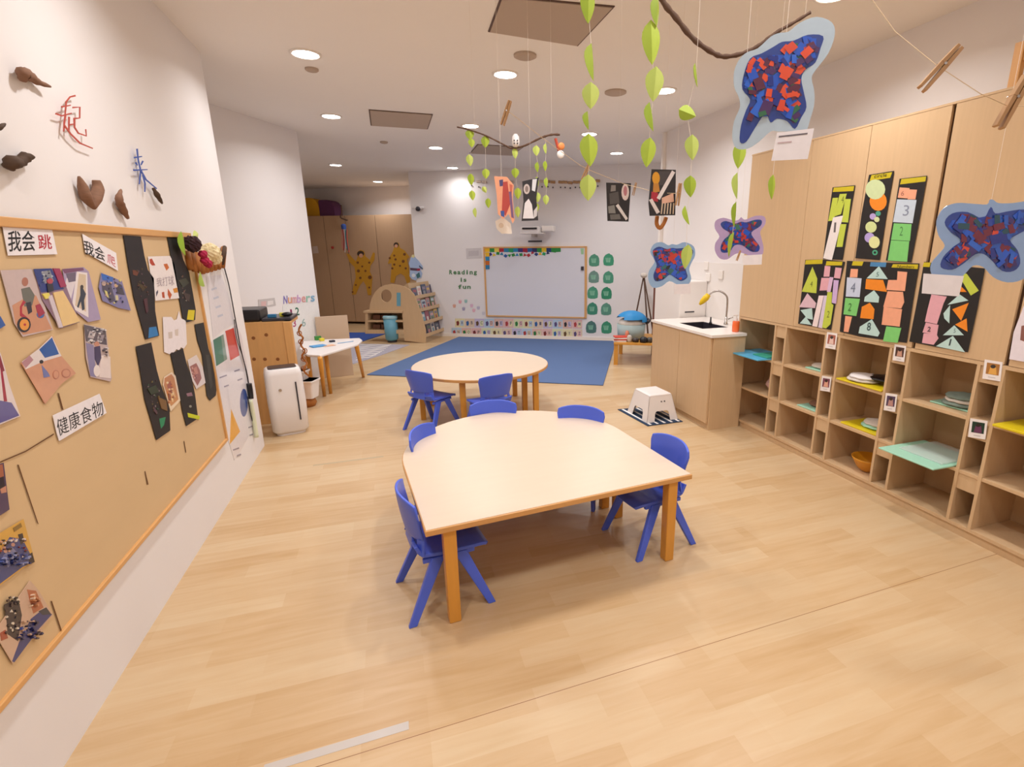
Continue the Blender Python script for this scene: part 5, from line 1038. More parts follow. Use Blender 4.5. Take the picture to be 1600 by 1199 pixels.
door_poster(cr2([(110, 606), (218, 604), (350, 618), (300, 820), (265, 1030), (66, 992)]), [(Yl, cr2([(113, 608), (215, 604), (212, 630), (108, 634)])), (Yl, cr2([(238, 614), (335, 618), (330, 640), (232, 640)])), (Li, cr2([(153, 648), (182, 720), (176, 808), (88, 798)])), ('#dcbcc8', cr2([(122, 808), (175, 868), (168, 898), (72, 892)])), (Mi, cr2([(80, 910), (150, 898), (155, 968), (120, 960)])), (Mi, cr2([(112, 950), (148, 1000), (76, 990)])), (Pk, cr2([(228, 642), (262, 645), (255, 708), (220, 708)])), (Pk, cr2([(292, 652), (330, 656), (320, 720), (283, 715)])), (Pk, cr2([(208, 715), (270, 715), (262, 790), (196, 792)])), ('#d9b8d8', cr2([(258, 710), (280, 712), (262, 800), (240, 800)])), ('#cdb0dc', cr2([(282, 728), (312, 730), (296, 872), (270, 866)])), ('#f0dfe0', cr2([(192, 822), (222, 822), (182, 1012), (152, 1006)])), ('#d8cbe0', cr2([(224, 822), (245, 822), (212, 1020), (188, 1014)])), (Li, cr2([(245, 800), (272, 802), (268, 870), (280, 880), (262, 995), (236, 1020), (212, 1016)]))],
    'black poster with lime triangle and pink bars, leftmost of the lower row', texts=[('4', cr2([(142, 735), (155, 735), (150, 768), (137, 768)]), '#6d7a2c', 0), ('2', cr2([(243, 915), (258, 915), (253, 955), (238, 955)]), '#5f6a28', 0)])
door_poster(cr2([(362, 612), (625, 624), (800, 628), (760, 860), (722, 1108), (440, 1070), (318, 1040), (340, 820)]), [(Yl, cr2([(398, 614), (462, 616), (452, 642), (390, 640)])), ('#4a86b8', cr2([(505, 620), (600, 622), (595, 650), (500, 645)])), (Yl, cr2([(640, 632), (792, 634), (788, 662), (630, 652)])), (Pe, cr2([(385, 660), (428, 662), (424, 712), (378, 712)])), ('#c9d3e8', cr2([(362, 712), (450, 718), (438, 832), (354, 828)])), (Gr, cr2([(352, 836), (440, 842), (418, 946), (340, 935)])), (Pe, cr2([(352, 945), (392, 950), (370, 1044), (342, 1040)])), (Mi, cr2([(555, 645), (608, 722), (480, 718)])), (Or, cr2([(478, 722), (580, 728), (603, 800), (472, 782)])), (Mi, cr2([(525, 790), (556, 830), (552, 865), (465, 858), (470, 830)])), (Or, cr2([(500, 866), (528, 905), (522, 965), (442, 958), (452, 890)])), (Mi, cr2([(512, 965), (560, 1048), (548, 1070), (432, 1050), (440, 1010)])),
    (Pe, cr2([(668, 675), (726, 680), (712, 795), (600, 788), (612, 728), (665, 728)])), (Pe, cr2([(608, 795), (700, 800), (708, 862), (690, 900), (582, 890)])), (Pe, cr2([(585, 890), (695, 905), (680, 1010), (572, 998)])), (Gr, cr2([(600, 1008), (690, 1018), (668, 1108), (580, 1098)]))],
    'wide black poster with orange and mint shapes, middle of the lower row', texts=[('4', cr2([(388, 745), (415, 745), (408, 802), (380, 802)]), '#7a8298', 0), ('2', cr2([(372, 868), (392, 868), (385, 915), (366, 915)]), '#3f7a3c', 0), ('8', cr2([(485, 985), (508, 985), (503, 1035), (480, 1035)]), '#3c5658', .02), ('5', cr2([(540, 680), (556, 680), (552, 708), (536, 708)]), '#6a8a88', 0), ('Numbers', cr2([(668, 636), (770, 640), (766, 656), (662, 654)]), '#4a4410', 0)])
door_poster(cr2([(828, 618), (1010, 640), (1196, 658), (1150, 900), (1092, 1165), (900, 1132), (738, 1100), (785, 860)]), [(Yl, cr2([(826, 622), (868, 622), (860, 650), (818, 648)])), (Pk, cr2([(872, 815), (965, 828), (945, 870), (905, 995), (832, 980), (850, 900)])), (Pk, cr2([(838, 985), (915, 1000), (905, 1060), (818, 1045)])), (Pk, cr2([(825, 1050), (902, 1055), (915, 1080), (885, 1120), (815, 1108)])), (Li, cr2([(1060, 688), (1085, 690), (1158, 792), (1110, 822), (1055, 730)])), (Or, cr2([(1050, 765), (1085, 800), (1038, 800)])), (Mi, cr2([(1042, 815), (1095, 852), (970, 878)])), (Mi, cr2([(945, 930), (985, 880), (980, 990), (950, 960)])), (Or, cr2([(1098, 866), (1052, 975), (998, 905)])), (Or, cr2([(1085, 960), (1090, 1040), (1015, 998)])), (Mi, cr2([(1010, 1002), (1068, 1062), (942, 1062)])), (Mi, cr2([(1002, 1066), (1075, 1165), (900, 1128)]))],
    'wide black poster behind the blue butterfly, rightmost of the lower row', texts=[('1', cr2([(985, 1085), (995, 1085), (985, 1125), (975, 1125)]), '#38474a', .02), ('2', cr2([(850, 1010), (870, 1010), (865, 1040), (845, 1040)]), '#5e4450', .02), ('5', cr2([(1008, 1022), (1020, 1022), (1016, 1048), (1004, 1048)]), '#5a7478', 0)])
paper('white_notice', DOORF, [(1600, 478), (1620, 470), (1600, 566), (1577, 562), (1584, 520)], '#e9e1ea', [('#8a5a52', [(1596, 510), (1606, 508), (1602, 535), (1594, 532)])], 'white sheet with a photo on the cupboard door at the right picture edge', 'notice', None, .002)
# photo name cards on the narrow columns
for (px, py, w_, h, c1, c2, lb) in ((1299, 533, 8, 12.5, '#a85a48', '#e9c9c0', 'of the second narrow column'), (1290.5, 600.5, 7.5, 11.5, '#7a4258', '#e0a890', 'of the second narrow column, below the first'), (1405.5, 552.5, 9, 12.5, '#4a2f2c', '#c99a86', 'of the third narrow column'), (1391.5, 629.5, 9, 13.5, '#4c3a5c', '#b98a84', 'of the third narrow column, below the first'), (1551, 579.5, 14, 15, '#a8702c', '#e3a94c', 'of the fourth narrow column'), (1528, 671, 13.5, 14.5, '#1f3c30', '#6a3a5c', 'of the fourth narrow column, below the first')):
    s = .17; f = (XF, ); up_ = lambda x: (x-px)*s
    def pt(dx, dy): return (px+dx-dy*.13, py+dy+dx*.16)
    paper('photo_name_card', (V(XF-.0005, 0, 0), V(-1, 0, 0)), [pt(-w_, -h), pt(w_, -h), pt(w_, h), pt(-w_, h)], '#f1ebea', [(c1, [pt(-w_*.72, -h*.72), pt(w_*.72, -h*.72), pt(w_*.72, h*.45), pt(-w_*.72, h*.45)]), (c2, [pt(-w_*.3, -h*.3), pt(w_*.35, -h*.35), pt(w_*.5, h*.4), pt(-w_*.45, h*.42)]), ('#2a201f', circ(*pt(0, -h*.4), w_*.3, h*.2, 10)), ('#b9b2b4', [pt(-w_*.4, h*.7), pt(w_*.4, h*.7), pt(w_*.4, h*.76), pt(-w_*.4, h*.76)])],
          'white name card with a small photo at the top ' + lb if 'below' not in lb else 'white name card with a small photo on the middle level ' + lb.split(',')[0], 'card', 'photo name cards on the cubby shelf', .0006, m='gloss')
# ------------------------------------------------------------------ things in the cubby holes
def cub(k):        # y range of wide hole k (0 = farthest)
    return (cols[k]+SHW+.010, (YE-.019) if k == 0 else (cols[k-1]-SHW-.010))
zsh = [.0725, .396, .716]
def slab(name, k, lv, xa, xb, fa_, fb_, th, m, label, cat, dz=0, tilt=0, group=None, bev=.003):
    y0, y1 = cub(k); ya, yb = lerp(y0, y1, fa_), lerp(y0, y1, fb_); z = zsh[lv]+dz
    bm = new_bm(); hull8(bm, [V(xa, ya, z+tilt), V(xb, ya, z), V(xb, yb, z), V(xa, yb, z+tilt)], [V(xa, ya, z+th+tilt), V(xb, ya, z+th), V(xb, yb, z+th), V(xa, yb, z+th+tilt)])
    o = finish(name, bm, M[m], bevel=bev); tag(o, label, cat, group); return o
Gf = 'trays and folders in the cubby holes'
slab('folder', 0, 2, 2.93, 3.30, .03, .97, .012, 'tray_blue', 'light blue folder sticking out of the top hole next to the sink cabinet', 'folder', group=Gf)
slab('folder', 0, 2, 3.03, 3.34, .05, .45, .012, 'tray_green', 'dark green folder on top of the light blue folder', 'folder', dz=.0125, group=Gf)
slab('folder', 1, 2, 3.12, 3.35, .05, .55, .010, 'tray_mint', 'mint folder at the back of the top hole of the second column', 'folder', group=Gf)
slab('folder', 1, 1, 3.10, 3.36, .03, .6, .010, 'tray_mint', 'mint folder in the middle hole of the second column', 'folder', group=Gf)
slab('tray', 2, 2, 3.055, 3.36, .02, .97, .012, 'tray_yellow', 'yellow tray in the top hole of the third column', 'tray', group=Gf)
slab('tray', 2, 1, 3.08, 3.36, .02, .8, .012, 'tray_yellow', 'yellow tray in the middle hole of the third column', 'tray', group=Gf)
slab('folder', 3, 2, 3.14, 3.36, .05, .7, .010, 'tray_mint', 'mint folder under the cloth pile in the top hole of the fourth column', 'folder', group=Gf)
slab('folder', 3, 1, 2.90, 3.30, .04, .96, .010, 'tray_mint', 'mint folder sticking out of the middle hole of the fourth column', 'folder', group=Gf)
slab('folder', 3, 1, 3.00, 3.32, .1, .8, .012, 'plastic_clear', 'clear folder lying on the mint folder in the fourth column', 'folder', dz=.0105, group=Gf)
slab('tray', 4, 2, 3.02, 3.34, .04, .96, .014, 'tray_yellow', 'yellow tray in the top hole at the right picture edge', 'tray', group=Gf)
def cloth_pile(k, lv, x, f, n, dz, mats, label):
    y0, y1 = cub(k); yc = lerp(y0, y1, f); t = thing('cloth_pile', label, 'cloth', (x, yc, zsh[lv]+dz), 0, 'folded cloths in the cubby holes')
    for i in range(n):
        bm = new_bm(); ball(bm, (.004*(i % 2), .006*((i+1) % 2), .012+i*.021), .098, (1.05-.06*i, 1.15-.08*i, .19), 20, 8)
        for v in bm.verts: v.co += V(.004*sin(v.co.y*90+i), .004*cos(v.co.x*80), .002*sin(v.co.y*140+i))
        part('folded_cloth', bm, M[mats[i % len(mats)]], t, smooth=True)
M['clothg'] = mat('grey_green_cloth', '#7f8f85', .9, noise=.2, nscale=30, bump=.5)
cloth_pile(1, 2, 3.24, .29, 1, .012, ['cloth'], 'small grey folded cloth at the back of the top hole of the second column')
cloth_pile(1, 1, 3.26, .29, 1, .012, ['bark'], 'small brown soft thing on the mint folder of the second column')
cloth_pile(2, 2, 3.16, .60, 2, .013, ['cloth', 'whitep'], 'white folded cloth on the yellow tray of the third column')
cloth_pile(2, 2, 3.22, .29, 1, .04, ['black'], 'black folded cloth beside the white one on the yellow tray')
cloth_pile(2, 1, 3.22, .29, 2, .013, ['tray_mint', 'cloth'], 'mint and white folded cloths on the middle yellow tray')
cloth_pile(3, 2, 3.22, .32, 3, .012, ['clothg', 'cloth', 'clothg'], 'pile of pale folded cloths in the top hole of the fourth column')
y0, y1 = cub(0); bm = new_bm(); ball(bm, (3.22, lerp(y0, y1, .22), zsh[1]+.075), .085, (1, .8, .88))
for v in bm.verts: v.co += V(.006*sin(v.co.z*90), .008*sin(v.co.z*70+v.co.x*50), 0)
o = finish('pink_bag', bm, mat('pink_bag', '#c9a6a4', .4), smooth=True); tag(o, 'pale pink plastic bag in the middle hole next to the sink cabinet', 'bag')
y0, y1 = cub(2); bm = new_bm(); lathe(bm, [(.04, 0), (.075, .03), (.105, .085), (.115, .105), (.108, .105), (.07, .035), (.03, .008)], (3.20, lerp(y0, y1, .34), zsh[0]), seg=28, cap=False); o = finish('bowl', bm, M['amber'], smooth=True); tag(o, 'amber plastic bowl in the bottom hole of the third column', 'bowl')
bm = new_bm(); ball(bm, V(3.12, lerp(*cub(4), .6), zsh[2]+.05), .035); o = finish('small_toy', bm, M['clothd'], smooth=True); tag(o, 'small dark toy on the yellow tray at the right picture edge', 'toy')
# wooden rack standing on top of the cupboards
t = thing('wooden_rack', 'light wooden rack standing on top of the cupboards at the right picture edge', 'rack', (3.2, 1.8, 2.433))
zt_ = 2.4325
for y in (2.03, 1.55):
    for x in (3.12, 3.34): 
        bm = new_bm(); bxx(bm, x-.016, x+.016, y-.022, y+.022, zt_, zt_+.215); part('post', bm, M['pine'], t, world=True, bevel=.002)
for x in (3.12, 3.34):
    bm = new_bm(); bxx(bm, x-.010, x+.010, 1.572, 2.008, zt_+.125, zt_+.185); part('rail', bm, M['pine'], t, world=True, bevel=.002)
# ------------------------------------------------------------------ hanging things
def string_(bm, pts, r=.0008, seg=5): tube(bm, pts, r, seg)
def to_ceiling(p): return V(p.x, p.y, CEIL)
D1 = 1.45
def garland(D, leaves, label, top=None, colr=0, strr=.0006, group='leaf garlands'):
    """leaves: (x, y, length px, width px, lean deg, turn deg)"""
    pl_ = dplane(D); first = on(leaves[0][0], leaves[0][1], pl_); last = on(leaves[-1][0], leaves[-1][1], pl_)
    t = thing('leaf_garland', label, 'leaf garland', last[:], 0, group)
    pts = []
    for i, (x, y, L, w_, lean, turn) in enumerate(leaves):
        c_ = on(x, y, pl_); k = D/FPX*1.02; ln = L*k; wd = w_*k/max(.35, cos(R(turn)))
        axv = (V(0, 0, -1)*cos(R(lean)) + RT*sin(R(lean))).normalized()
        nn = (Matrix.Rotation(R(turn), 3, 'Z') @ (-FH)).normalized()
        bm = new_bm(); cl = bm.loops.layers.float_color.new('Col'); g = [('#a6bd35', '#93ab2c'), ('#b5cb45', '#a2b93a'), ('#c3d36a', '#b2c45c')][(i+colr) % 3]
        leaf_mesh(bm, cl, c_+axv*ln*.5, c_-axv*ln*.5, wd, nn, .3 if turn < 40 else .5, *g)
        o = part('leaf', bm, M['leaf'], t, world=True); s = o.modifiers.new('thick', 'SOLIDIFY'); s.thickness = .0006
        pts.append(c_)
    bm = new_bm(); tp = top if top is not None else to_ceiling(first); string_(bm, [tp] + [p+FH*.004 for p in pts], strr); part('string', bm, M['string'], t, world=True)
    return t
garland(D1, [(919, 8, 44, 20, 0, 20), (926, 98, 46, 13, 4, 60), (923, 150, 34, 24, 0, 0), (919, 189, 24, 9, 4, 60), (921, 235, 44, 26, 4, 10), (919, 294, 36, 24, 0, 0)], 'long leaf garland nearest the middle, hanging above the whiteboard')
garland(D1, [(1027, 18, 36, 14, 0, 45), (1018, 67, 54, 25, 4, 5), (1023, 132, 44, 26, -4, 5), (1018, 183, 38, 14, 10, 50), (1013, 239, 40, 22, -6, 5)], 'leaf garland from the near branch, second long one from the left')
garland(D1, [(1088, 118, 30, 5, 10, 75), (1074, 177, 26, 20, 70, 0), (1082, 231, 34, 21, 4, 10), (1079, 292, 30, 19, 4, 10), (1074, 337, 28, 9, 16, 60), (1073, 402, 36, 17, -6, 5)], 'leaf garland hanging in front of the far blue butterfly')
garland(D1, [(1156, 243, 36, 20, -4, 10), (1152, 291, 36, 13, 4, 50), (1149, 336, 36, 10, 0, 55), (1143, 383, 36, 9, -8, 60)], 'leaf garland hanging in front of the lilac butterfly, below the big one', colr=1)
garland(D1, [(1207, 293, 34, 13, 2, 30)], 'single leaf on a string under the name label of the big butterfly', colr=0)
def branch(D, pts, rs, label, strings):
    pl_ = dplane(D); P = smooth_path([on(x, y, pl_) for x, y in pts], 6); n = len(P)
    t = thing('branch', label, 'branch', P[n//2][:]); 
    bm = new_bm(); rr = [lerp(rs[0], rs[1], i/(n-1))*(1+.15*sin(i*1.7)) for i in range(n)]; tube(bm, P, rr, 8); part('twig', bm, M['brown'], t, world=True, smooth=True)
    for (x, y) in strings:
        a = on(x, y, pl_); bm = new_bm(); string_(bm, [a, to_ceiling(a)], .0004); part('string', bm, M['string'], t, world=True)
branch(1.5, [(1005, -60), (1034, 0), (1056, 28), (1082, 60), (1112, 82), (1132, 89), (1160, 84), (1185, 72), (1212, 52), (1240, 36), (1266, 20)], (.0075, .004), 'dark curved branch near the camera from which the long leaf garlands hang', [(1034, 0), (1258, 25)])
D2 = 3.4
branch(D2, [(714, 199), (735, 204), (760, 213), (790, 228), (800, 232), (820, 228), (845, 216), (862, 211), (875, 211)], (.004, .007), 'thin V-shaped brown twig hung with small leaves in front of the ceiling', [(742, 206), (862, 211)])
gl = [[(734, 211, 14, 12, 0, 10), (737, 224, 12, 9, 0, 20), (734, 251, 16, 10, 6, 10), (736, 281, 16, 9, 0, 20), (738, 306, 14, 9, 4, 10), (743, 333, 14, 5, 0, 50)], [(758, 222, 16, 12, 0, 0), (759, 272, 14, 11, 0, 0), (757, 297, 10, 7, 30, 0), (763, 318, 14, 8, 0, 20)], [(805, 240, 15, 8, 0, 20), (805, 271, 14, 11, 0, 0), (809, 303, 16, 10, 0, 0), (809, 332, 16, 8, 0, 20)], [(838, 236, 14, 10, 0, 10), (840, 262, 14, 6, 0, 40), (839, 286, 16, 6, 0, 30), (840, 309, 14, 9, 0, 0), (839, 325, 12, 7, 0, 10)], [(853, 233, 14, 5, 0, 50), (852, 260, 14, 6, 0, 30), (854, 286, 14, 6, 0, 40), (853, 313, 14, 9, 0, 0)]]
for i, L in enumerate(gl):
    xx = [734, 758, 803, 838, 852][i]; yy = [204, 212, 231, 219, 213][i]
    garland(D2, L, 'short leaf garland on the V-shaped twig, %s' % ['leftmost', 'second from the left', 'at its lowest point', 'second from the right', 'rightmost'][i], top=on(xx, yy, dplane(D2)), colr=2 if i > 1 else 0, strr=.0007, group='short leaf garlands on the V-shaped twig')
# ghost-like tissue figure and small orange charm on the twig
t = thing('ghost_charm', 'little white paper ghost sitting at the lowest point of the V-shaped twig', 'paper charm', on(806, 234, dplane(D2))[:])
bm = new_bm(); lathe(bm, [(.010, 0), (.022, .01), (.024, .035), (.021, .06), (.010, .075)], on(806, 231, dplane(D2)), seg=16); part('body', bm, M['whitep'], t, world=True, smooth=True)
bm = new_bm()
for (x, y) in ((803.5, 220), (808.5, 220), (803.5, 224.5), (808.5, 224.5)): ball(bm, on(x, y, dplane(D2-.022)), .0045, u=8, v=6)
part('eye', bm, M['dark'], t, world=True)
t = thing('orange_charm', 'small orange and white paper charm at the right end of the V-shaped twig', 'paper charm', on(877, 250, dplane(D2))[:])
for (x, y, r_, m_) in ((877, 229, .022, mat('orange_paper', '#e08a4c', .6)), (876, 242, .024, M['whitep'])):
    bm = new_bm(); ball(bm, on(x, y, dplane(D2)), r_, (1, .4, 1)); part('paper_disc', bm, m_, t, world=True, smooth=True)
bm = new_bm(); tube(bm, [on(868, 217, dplane(D2)), on(873, 236, dplane(D2))], .009, 8); part('red_tab', bm, mat('red_paper', '#b5442c', .6), t, world=True)

def peg(c_, d_, L, label, wdt=.010, group='wooden clothes pegs'):
    """wooden spring clothes peg: two prongs and a wire coil"""
    t = thing('clothes_peg', label, 'clothes peg', c_[:], 0, group); d_ = d_.normalized(); s_ = d_.cross(FW).normalized(); n_ = d_.cross(s_)
    for s in (-1, 1):
        bm = new_bm(); lo, hi = [], []
        for (u, o0, o1) in ((-.5, .5, 1.7), (-.1, .1, 1.5), (.5, .15, 1.2)): pass
        def ring(u, a, b): p = c_+d_*L*u; return [p+s_*s*wdt*a-n_*wdt*.5, p+s_*s*wdt*b-n_*wdt*.5, p+s_*s*wdt*b+n_*wdt*.5, p+s_*s*wdt*a+n_*wdt*.5]
        hull8(bm, ring(-.5, .22, .62), ring(.08, .04, .62)); hull8(bm, ring(.08, .04, .62), ring(.5, .06, .5)); part('prong', bm, M['pegwood'], t, world=True, bevel=wdt*.06)
    bm = new_bm(); tube(bm, [c_+d_*L*.08-s_*wdt*.7-n_*wdt*.56, c_+d_*L*.08+s_*wdt*.7-n_*wdt*.56], wdt*.08, 6); tube(bm, [c_+d_*L*.08-n_*wdt*.6, c_+d_*L*.08+n_*wdt*.6], wdt*.2, 8); part('spring', bm, M['steel'], t, world=True)
def pegpx(a, b, D, label):
    p, q = on(*a, dplane(D)), on(*b, dplane(D)); peg((p+q)/2, q-p, (q-p).length, label, (q-p).length*.15)
DP = .62
pegpx((1440, 140), (1499, 74), DP, 'large wooden clothes peg close to the camera at the upper right')
pegpx((1560, 200), (1606, 118), DP, 'wooden clothes peg at the right picture edge, rightmost peg')
pegpx((785, 196), (797, 158), 2.2, 'wooden clothes peg above the V-shaped twig')
pegpx((1058, 322), (1063, 287), 2.5, 'wooden clothes peg at the right side of the brushes picture')
pegpx((989, 306), (994, 286), 2.9, 'small wooden clothes peg right of the black utensil picture')
pegpx((910, 282), (922, 254), 2.3, 'wooden clothes peg under the lowest leaf of the middle garland')
pegpx((1151, 408), (1157, 392), 2.2, 'tiny wooden clothes peg under the lilac butterfly')
def line(name, pts, r, label):
    bm = new_bm(); tube(bm, [on(x, y, dplane(D)) for x, y, D in pts], r, 5); tag(finish(name, bm, M['twine']), label, 'string')
line('clothes_line', [(1360, -4, .75), (1399, 50, .70), (1463, 102, .62), (1532, 147, .60), (1574, 166, .62), (1640, 168, .66)], .0004, 'thin string across the upper right corner holding the large pegs')
line('clothes_line', [(795, 175, 2.2), (850, 218, 2.3), (905, 258, 2.4), (920, 266, 2.5), (975, 288, 2.8), (1030, 302, 2.6), (1062, 303, 2.5)], .0012, 'thin string from the peg above the twig down to the brushes picture')
# black pictures hanging on the line
G = 'pictures hanging on the string'
paper('hanging_picture', dplane(2.82), [(947, 286), (986, 287), (982, 347), (949, 346)], '#2c282b', [('#8f8a88', [(955, 290), (962, 290), (962, 299), (954, 300)]), ('#5a5656', [(952, 303), (966, 300), (968, 318), (953, 320)]), ('#e9d9d6', circ(977, 301, 6, 13, 14)), ('#c0808a', circ(977, 299, 3, 8, 10)), ('#8b8b88', [(950, 323), (960, 321), (962, 334), (951, 334)]), ('#e5e0df', [(962, 322), (966, 319), (981, 342), (978, 345)]), ('#6f6d6a', [(953, 336), (968, 335), (970, 343), (954, 344)])], 'black picture with white utensils hanging in front of the rear wall, small one', 'picture', G, 0, .0012)
paper('hanging_picture', dplane(2.56), [(1018, 265), (1056, 266), (1055, 337), (1015, 338), (1013, 318)], '#2e2a2e', [('#4a4548', [(1030, 268), (1050, 268), (1040, 290), (1030, 290)]), ('#e3a12a', circ(1025, 279, 6, 10, 14)), ('#c98a3a', [(1021, 287), (1029, 287), (1031, 300), (1020, 302)]), ('#b33040', [(1018, 300), (1028, 302), (1028, 316), (1017, 314)]), ('#efe8e8', [(1050, 267), (1055, 270), (1031, 313), (1026, 310)]), ('#e8e0df', [(1014, 313), (1019, 311), (1031, 332), (1026, 335)]), ('#e6b8a0', [(1034, 310), (1052, 302), (1053, 316), (1034, 319)])] + [('#d6c2a8', [(1034+i*4.4, 318), (1036+i*4.4, 318), (1034+i*4.6, 335), (1032.4+i*4.6, 335)]) for i in range(5)], 'black picture with brushes hanging left of the right wall', 'picture', G, 0, .0012)
paper('hanging_picture', dplane(3.3), [(816, 284), (842, 278), (838, 310), (841, 345), (815, 346), (818, 315)], '#2d2a2e', [('#c9bcb8', circ(823, 296, 5, 8)), ('#8a7a74', circ(823, 296, 2.5, 5)), ('#e6e2e4', [(820, 318), (826, 311), (831, 320), (834, 342), (817, 342)]), ('#dcdde0', [(832, 281), (839, 280), (836, 300), (831, 298)]), ('#cfcacb', [(834, 330), (840, 322), (839, 338), (834, 342)])], 'black picture with a white hand hanging above the projector', 'picture', G, 0, .0012)
paper('hanging_picture', dplane(3.3), [(772, 276), (792, 277), (803, 290), (801, 310), (804, 344), (801, 350), (795, 335), (786, 343), (778, 335), (776, 305)], '#eaa582', [('#4b4a78', [(780, 282), (786, 281), (786, 291), (781, 292)]), ('#b5483f', [(786, 285), (793, 284), (797, 320), (790, 338), (784, 332)]), ('#c96a55', [(796, 288), (801, 290), (799, 310), (797, 305)]), ('#7a5a80', [(795, 300), (799, 300), (803, 342), (799, 340)]), ('#3f5a9c', [(782, 330), (788, 330), (788, 340), (783, 338)])], 'ragged orange and red paper artwork hanging left of the hand picture', 'picture', G, 0, .0012)
paper('hanging_picture', dplane(3.35), [(774, 346), (786, 340), (798, 350), (800, 366), (784, 366), (776, 358)], '#e7dccf', [('#d6c3ae', circ(783, 353, 4))], 'pale crumpled paper piece hanging under the orange artwork', 'picture', G, 0, .002)
for o_, (x, y, D) in zip([o for o in COL.objects if o.name.startswith('hanging_picture')], ((966, 288, 2.82), (1037, 267, 2.56), (829, 282, 3.3), (783, 278, 3.3), (786, 342, 3.35))):
    a = on(x, y, dplane(D)); bm = new_bm(); string_(bm, [a, to_ceiling(a)], .0004); part('string', bm, M['string'], o_, world=True)
t = thing('hanging_loop', 'brown looped dry leaf hanging under the brushes picture', 'dry leaf', on(1031, 355, dplane(2.6))[:])
bm = new_bm(); P = [on(x, y, dplane(2.6)) for x, y in ((1027, 338), (1026, 350), (1031, 357), (1037, 350), (1041, 340))]; tube(bm, smooth_path(P, 4), .010, 8); part('loop', bm, M['wicker'], t, world=True, smooth=True)
# butterflies
def inside(p, poly):
    x, y = p; c_ = False; n = len(poly)
    for i in range(n):
        x1, y1 = poly[i]; x2, y2 = poly[(i+1) % n]
        if (y1 > y) != (y2 > y) and x < (x2-x1)*(y-y1)/(y2-y1)+x1: c_ = not c_
    return c_
def spline2(pts, n=3):
    P = [V(x, y, 0) for x, y in pts]; m_ = len(P); out = []
    for i in range(m_):
        p0, p1, p2, p3 = P[i-1], P[i], P[(i+1) % m_], P[(i+2) % m_]
        for k in range(n):
            t = k/n; q = .5*((2*p1)+(p2-p0)*t+(2*p0-5*p1+4*p2-p3)*t*t+(3*p1-p0-3*p2+p3)*t**3); out.append((q.x, q.y))
    return out
def butterfly(D, outer, inner, film, cols_, n, size, card, label, seed, string_top, extra=()):
    pl_ = dplane(D); rnd = random.Random(seed); t = thing('butterfly', label, 'butterfly', on(*inner[0], pl_)[:], 0, 'laminated tissue butterflies')
    out = spline2(outer); inn = spline2(inner)
    paper('laminate_film', pl_, out, film, [], parent=t, lift=0, th=.0006, m='tissue')
    bm = new_bm(); cl = bm.loops.layers.float_color.new('Col'); nrm = pl_[1]
    sheet(bm, cl, [on(x, y, pl_, .0007) for x, y in inn], nrm, .0003, '#24408f')
    xs = [p[0] for p in inn]; ys = [p[1] for p in inn]; k = 0; tries = 0
    while k < n and tries < n*60:
        tries += 1; x = rnd.uniform(min(xs), max(xs)); y = rnd.uniform(min(ys), max(ys)); a = rnd.uniform(0, pi); r1 = size*rnd.uniform(.7, 1.3); r2 = r1*rnd.uniform(.4, .85)
        q = [(x+u*cos(a)-v*sin(a), y+u*sin(a)+v*cos(a)) for u, v in ((-r1, -r2), (r1, -r2*.9), (r1*.9, r2), (-r1, r2*.8))]
        if sum(inside(p, inn) for p in q) < (4 if tries < n*12 else 3): continue
        f = bm.faces.new([bm.verts.new(on(px, py, pl_, .0011+.00002*k)) for px, py in q]); c_ = lin(rnd.choice(cols_))
        for l in f.loops: l[cl] = c_
        k += 1
    for c_, q in extra:
        f = bm.faces.new([bm.verts.new(on(px, py, pl_, .0011+.00002*k)) for px, py in q]); k += 1
        for l in f.loops: l[cl] = lin(c_)
    bm.normal_update(); bmesh.ops.triangulate(bm, faces=[f for f in bm.faces if len(f.verts) > 4])
    part('tissue_collage', bm, M['tissue'], t, world=True)
    paper('name_label', (pl_[0]+pl_[1]*.002, pl_[1]), card[0], '#efe9ec', [('#8f8790', card[0])] if False else card[1], parent=t, lift=.0012, th=.0004, m='paper')
    a = on(*string_top, pl_); bm = new_bm(); string_(bm, [a, to_ceiling(a)], .0004); part('string', bm, M['string'], t, world=True)
BL, RD, NV, PU, GN, MR = '#1f56c4', '#c8382c', '#1c2f86', '#4a2a62', '#2f6a4a', '#6d1f38'
butterfly(1.25, [(1218, 52), (1232, 50), (1250, 36), (1276, 27), (1300, 36), (1304, 56), (1294, 84), (1276, 108), (1268, 122), (1272, 142), (1272, 164), (1266, 186), (1258, 206), (1235, 206), (1216, 206), (1204, 206), (1186, 222), (1168, 233), (1150, 232), (1144, 214), (1147, 190), (1156, 168), (1154, 152), (1147, 136), (1147, 112), (1156, 92), (1168, 82), (1184, 76), (1204, 58)],
    [(1222, 66), (1240, 64), (1262, 55), (1286, 57), (1282, 76), (1274, 98), (1258, 110), (1252, 124), (1256, 145), (1260, 168), (1252, 184), (1242, 202), (1230, 190), (1214, 186), (1204, 192), (1196, 178), (1180, 200), (1166, 222), (1156, 222), (1158, 196), (1166, 172), (1172, 156), (1160, 140), (1162, 118), (1172, 92), (1190, 84), (1208, 74)],
    '#b4c6d4', [BL, BL, BL, '#2a66d2', '#e0502f', '#d8492f', PU, NV, '#5c2440', GN, '#e0502f'], 150, 8.5, ([(1214, 208), (1272, 201), (1262, 249), (1205, 252)], [('#6d666c', [(1217, 213), (1262, 208), (1261.5, 210.5), (1216.5, 215.5)]), ('#c9b0b4', [(1215, 223), (1237, 221), (1237, 223), (1215, 225)])]),
    'big pale-blue laminated butterfly near the camera, hanging from the branch with a name label', 11, (1222, 50))
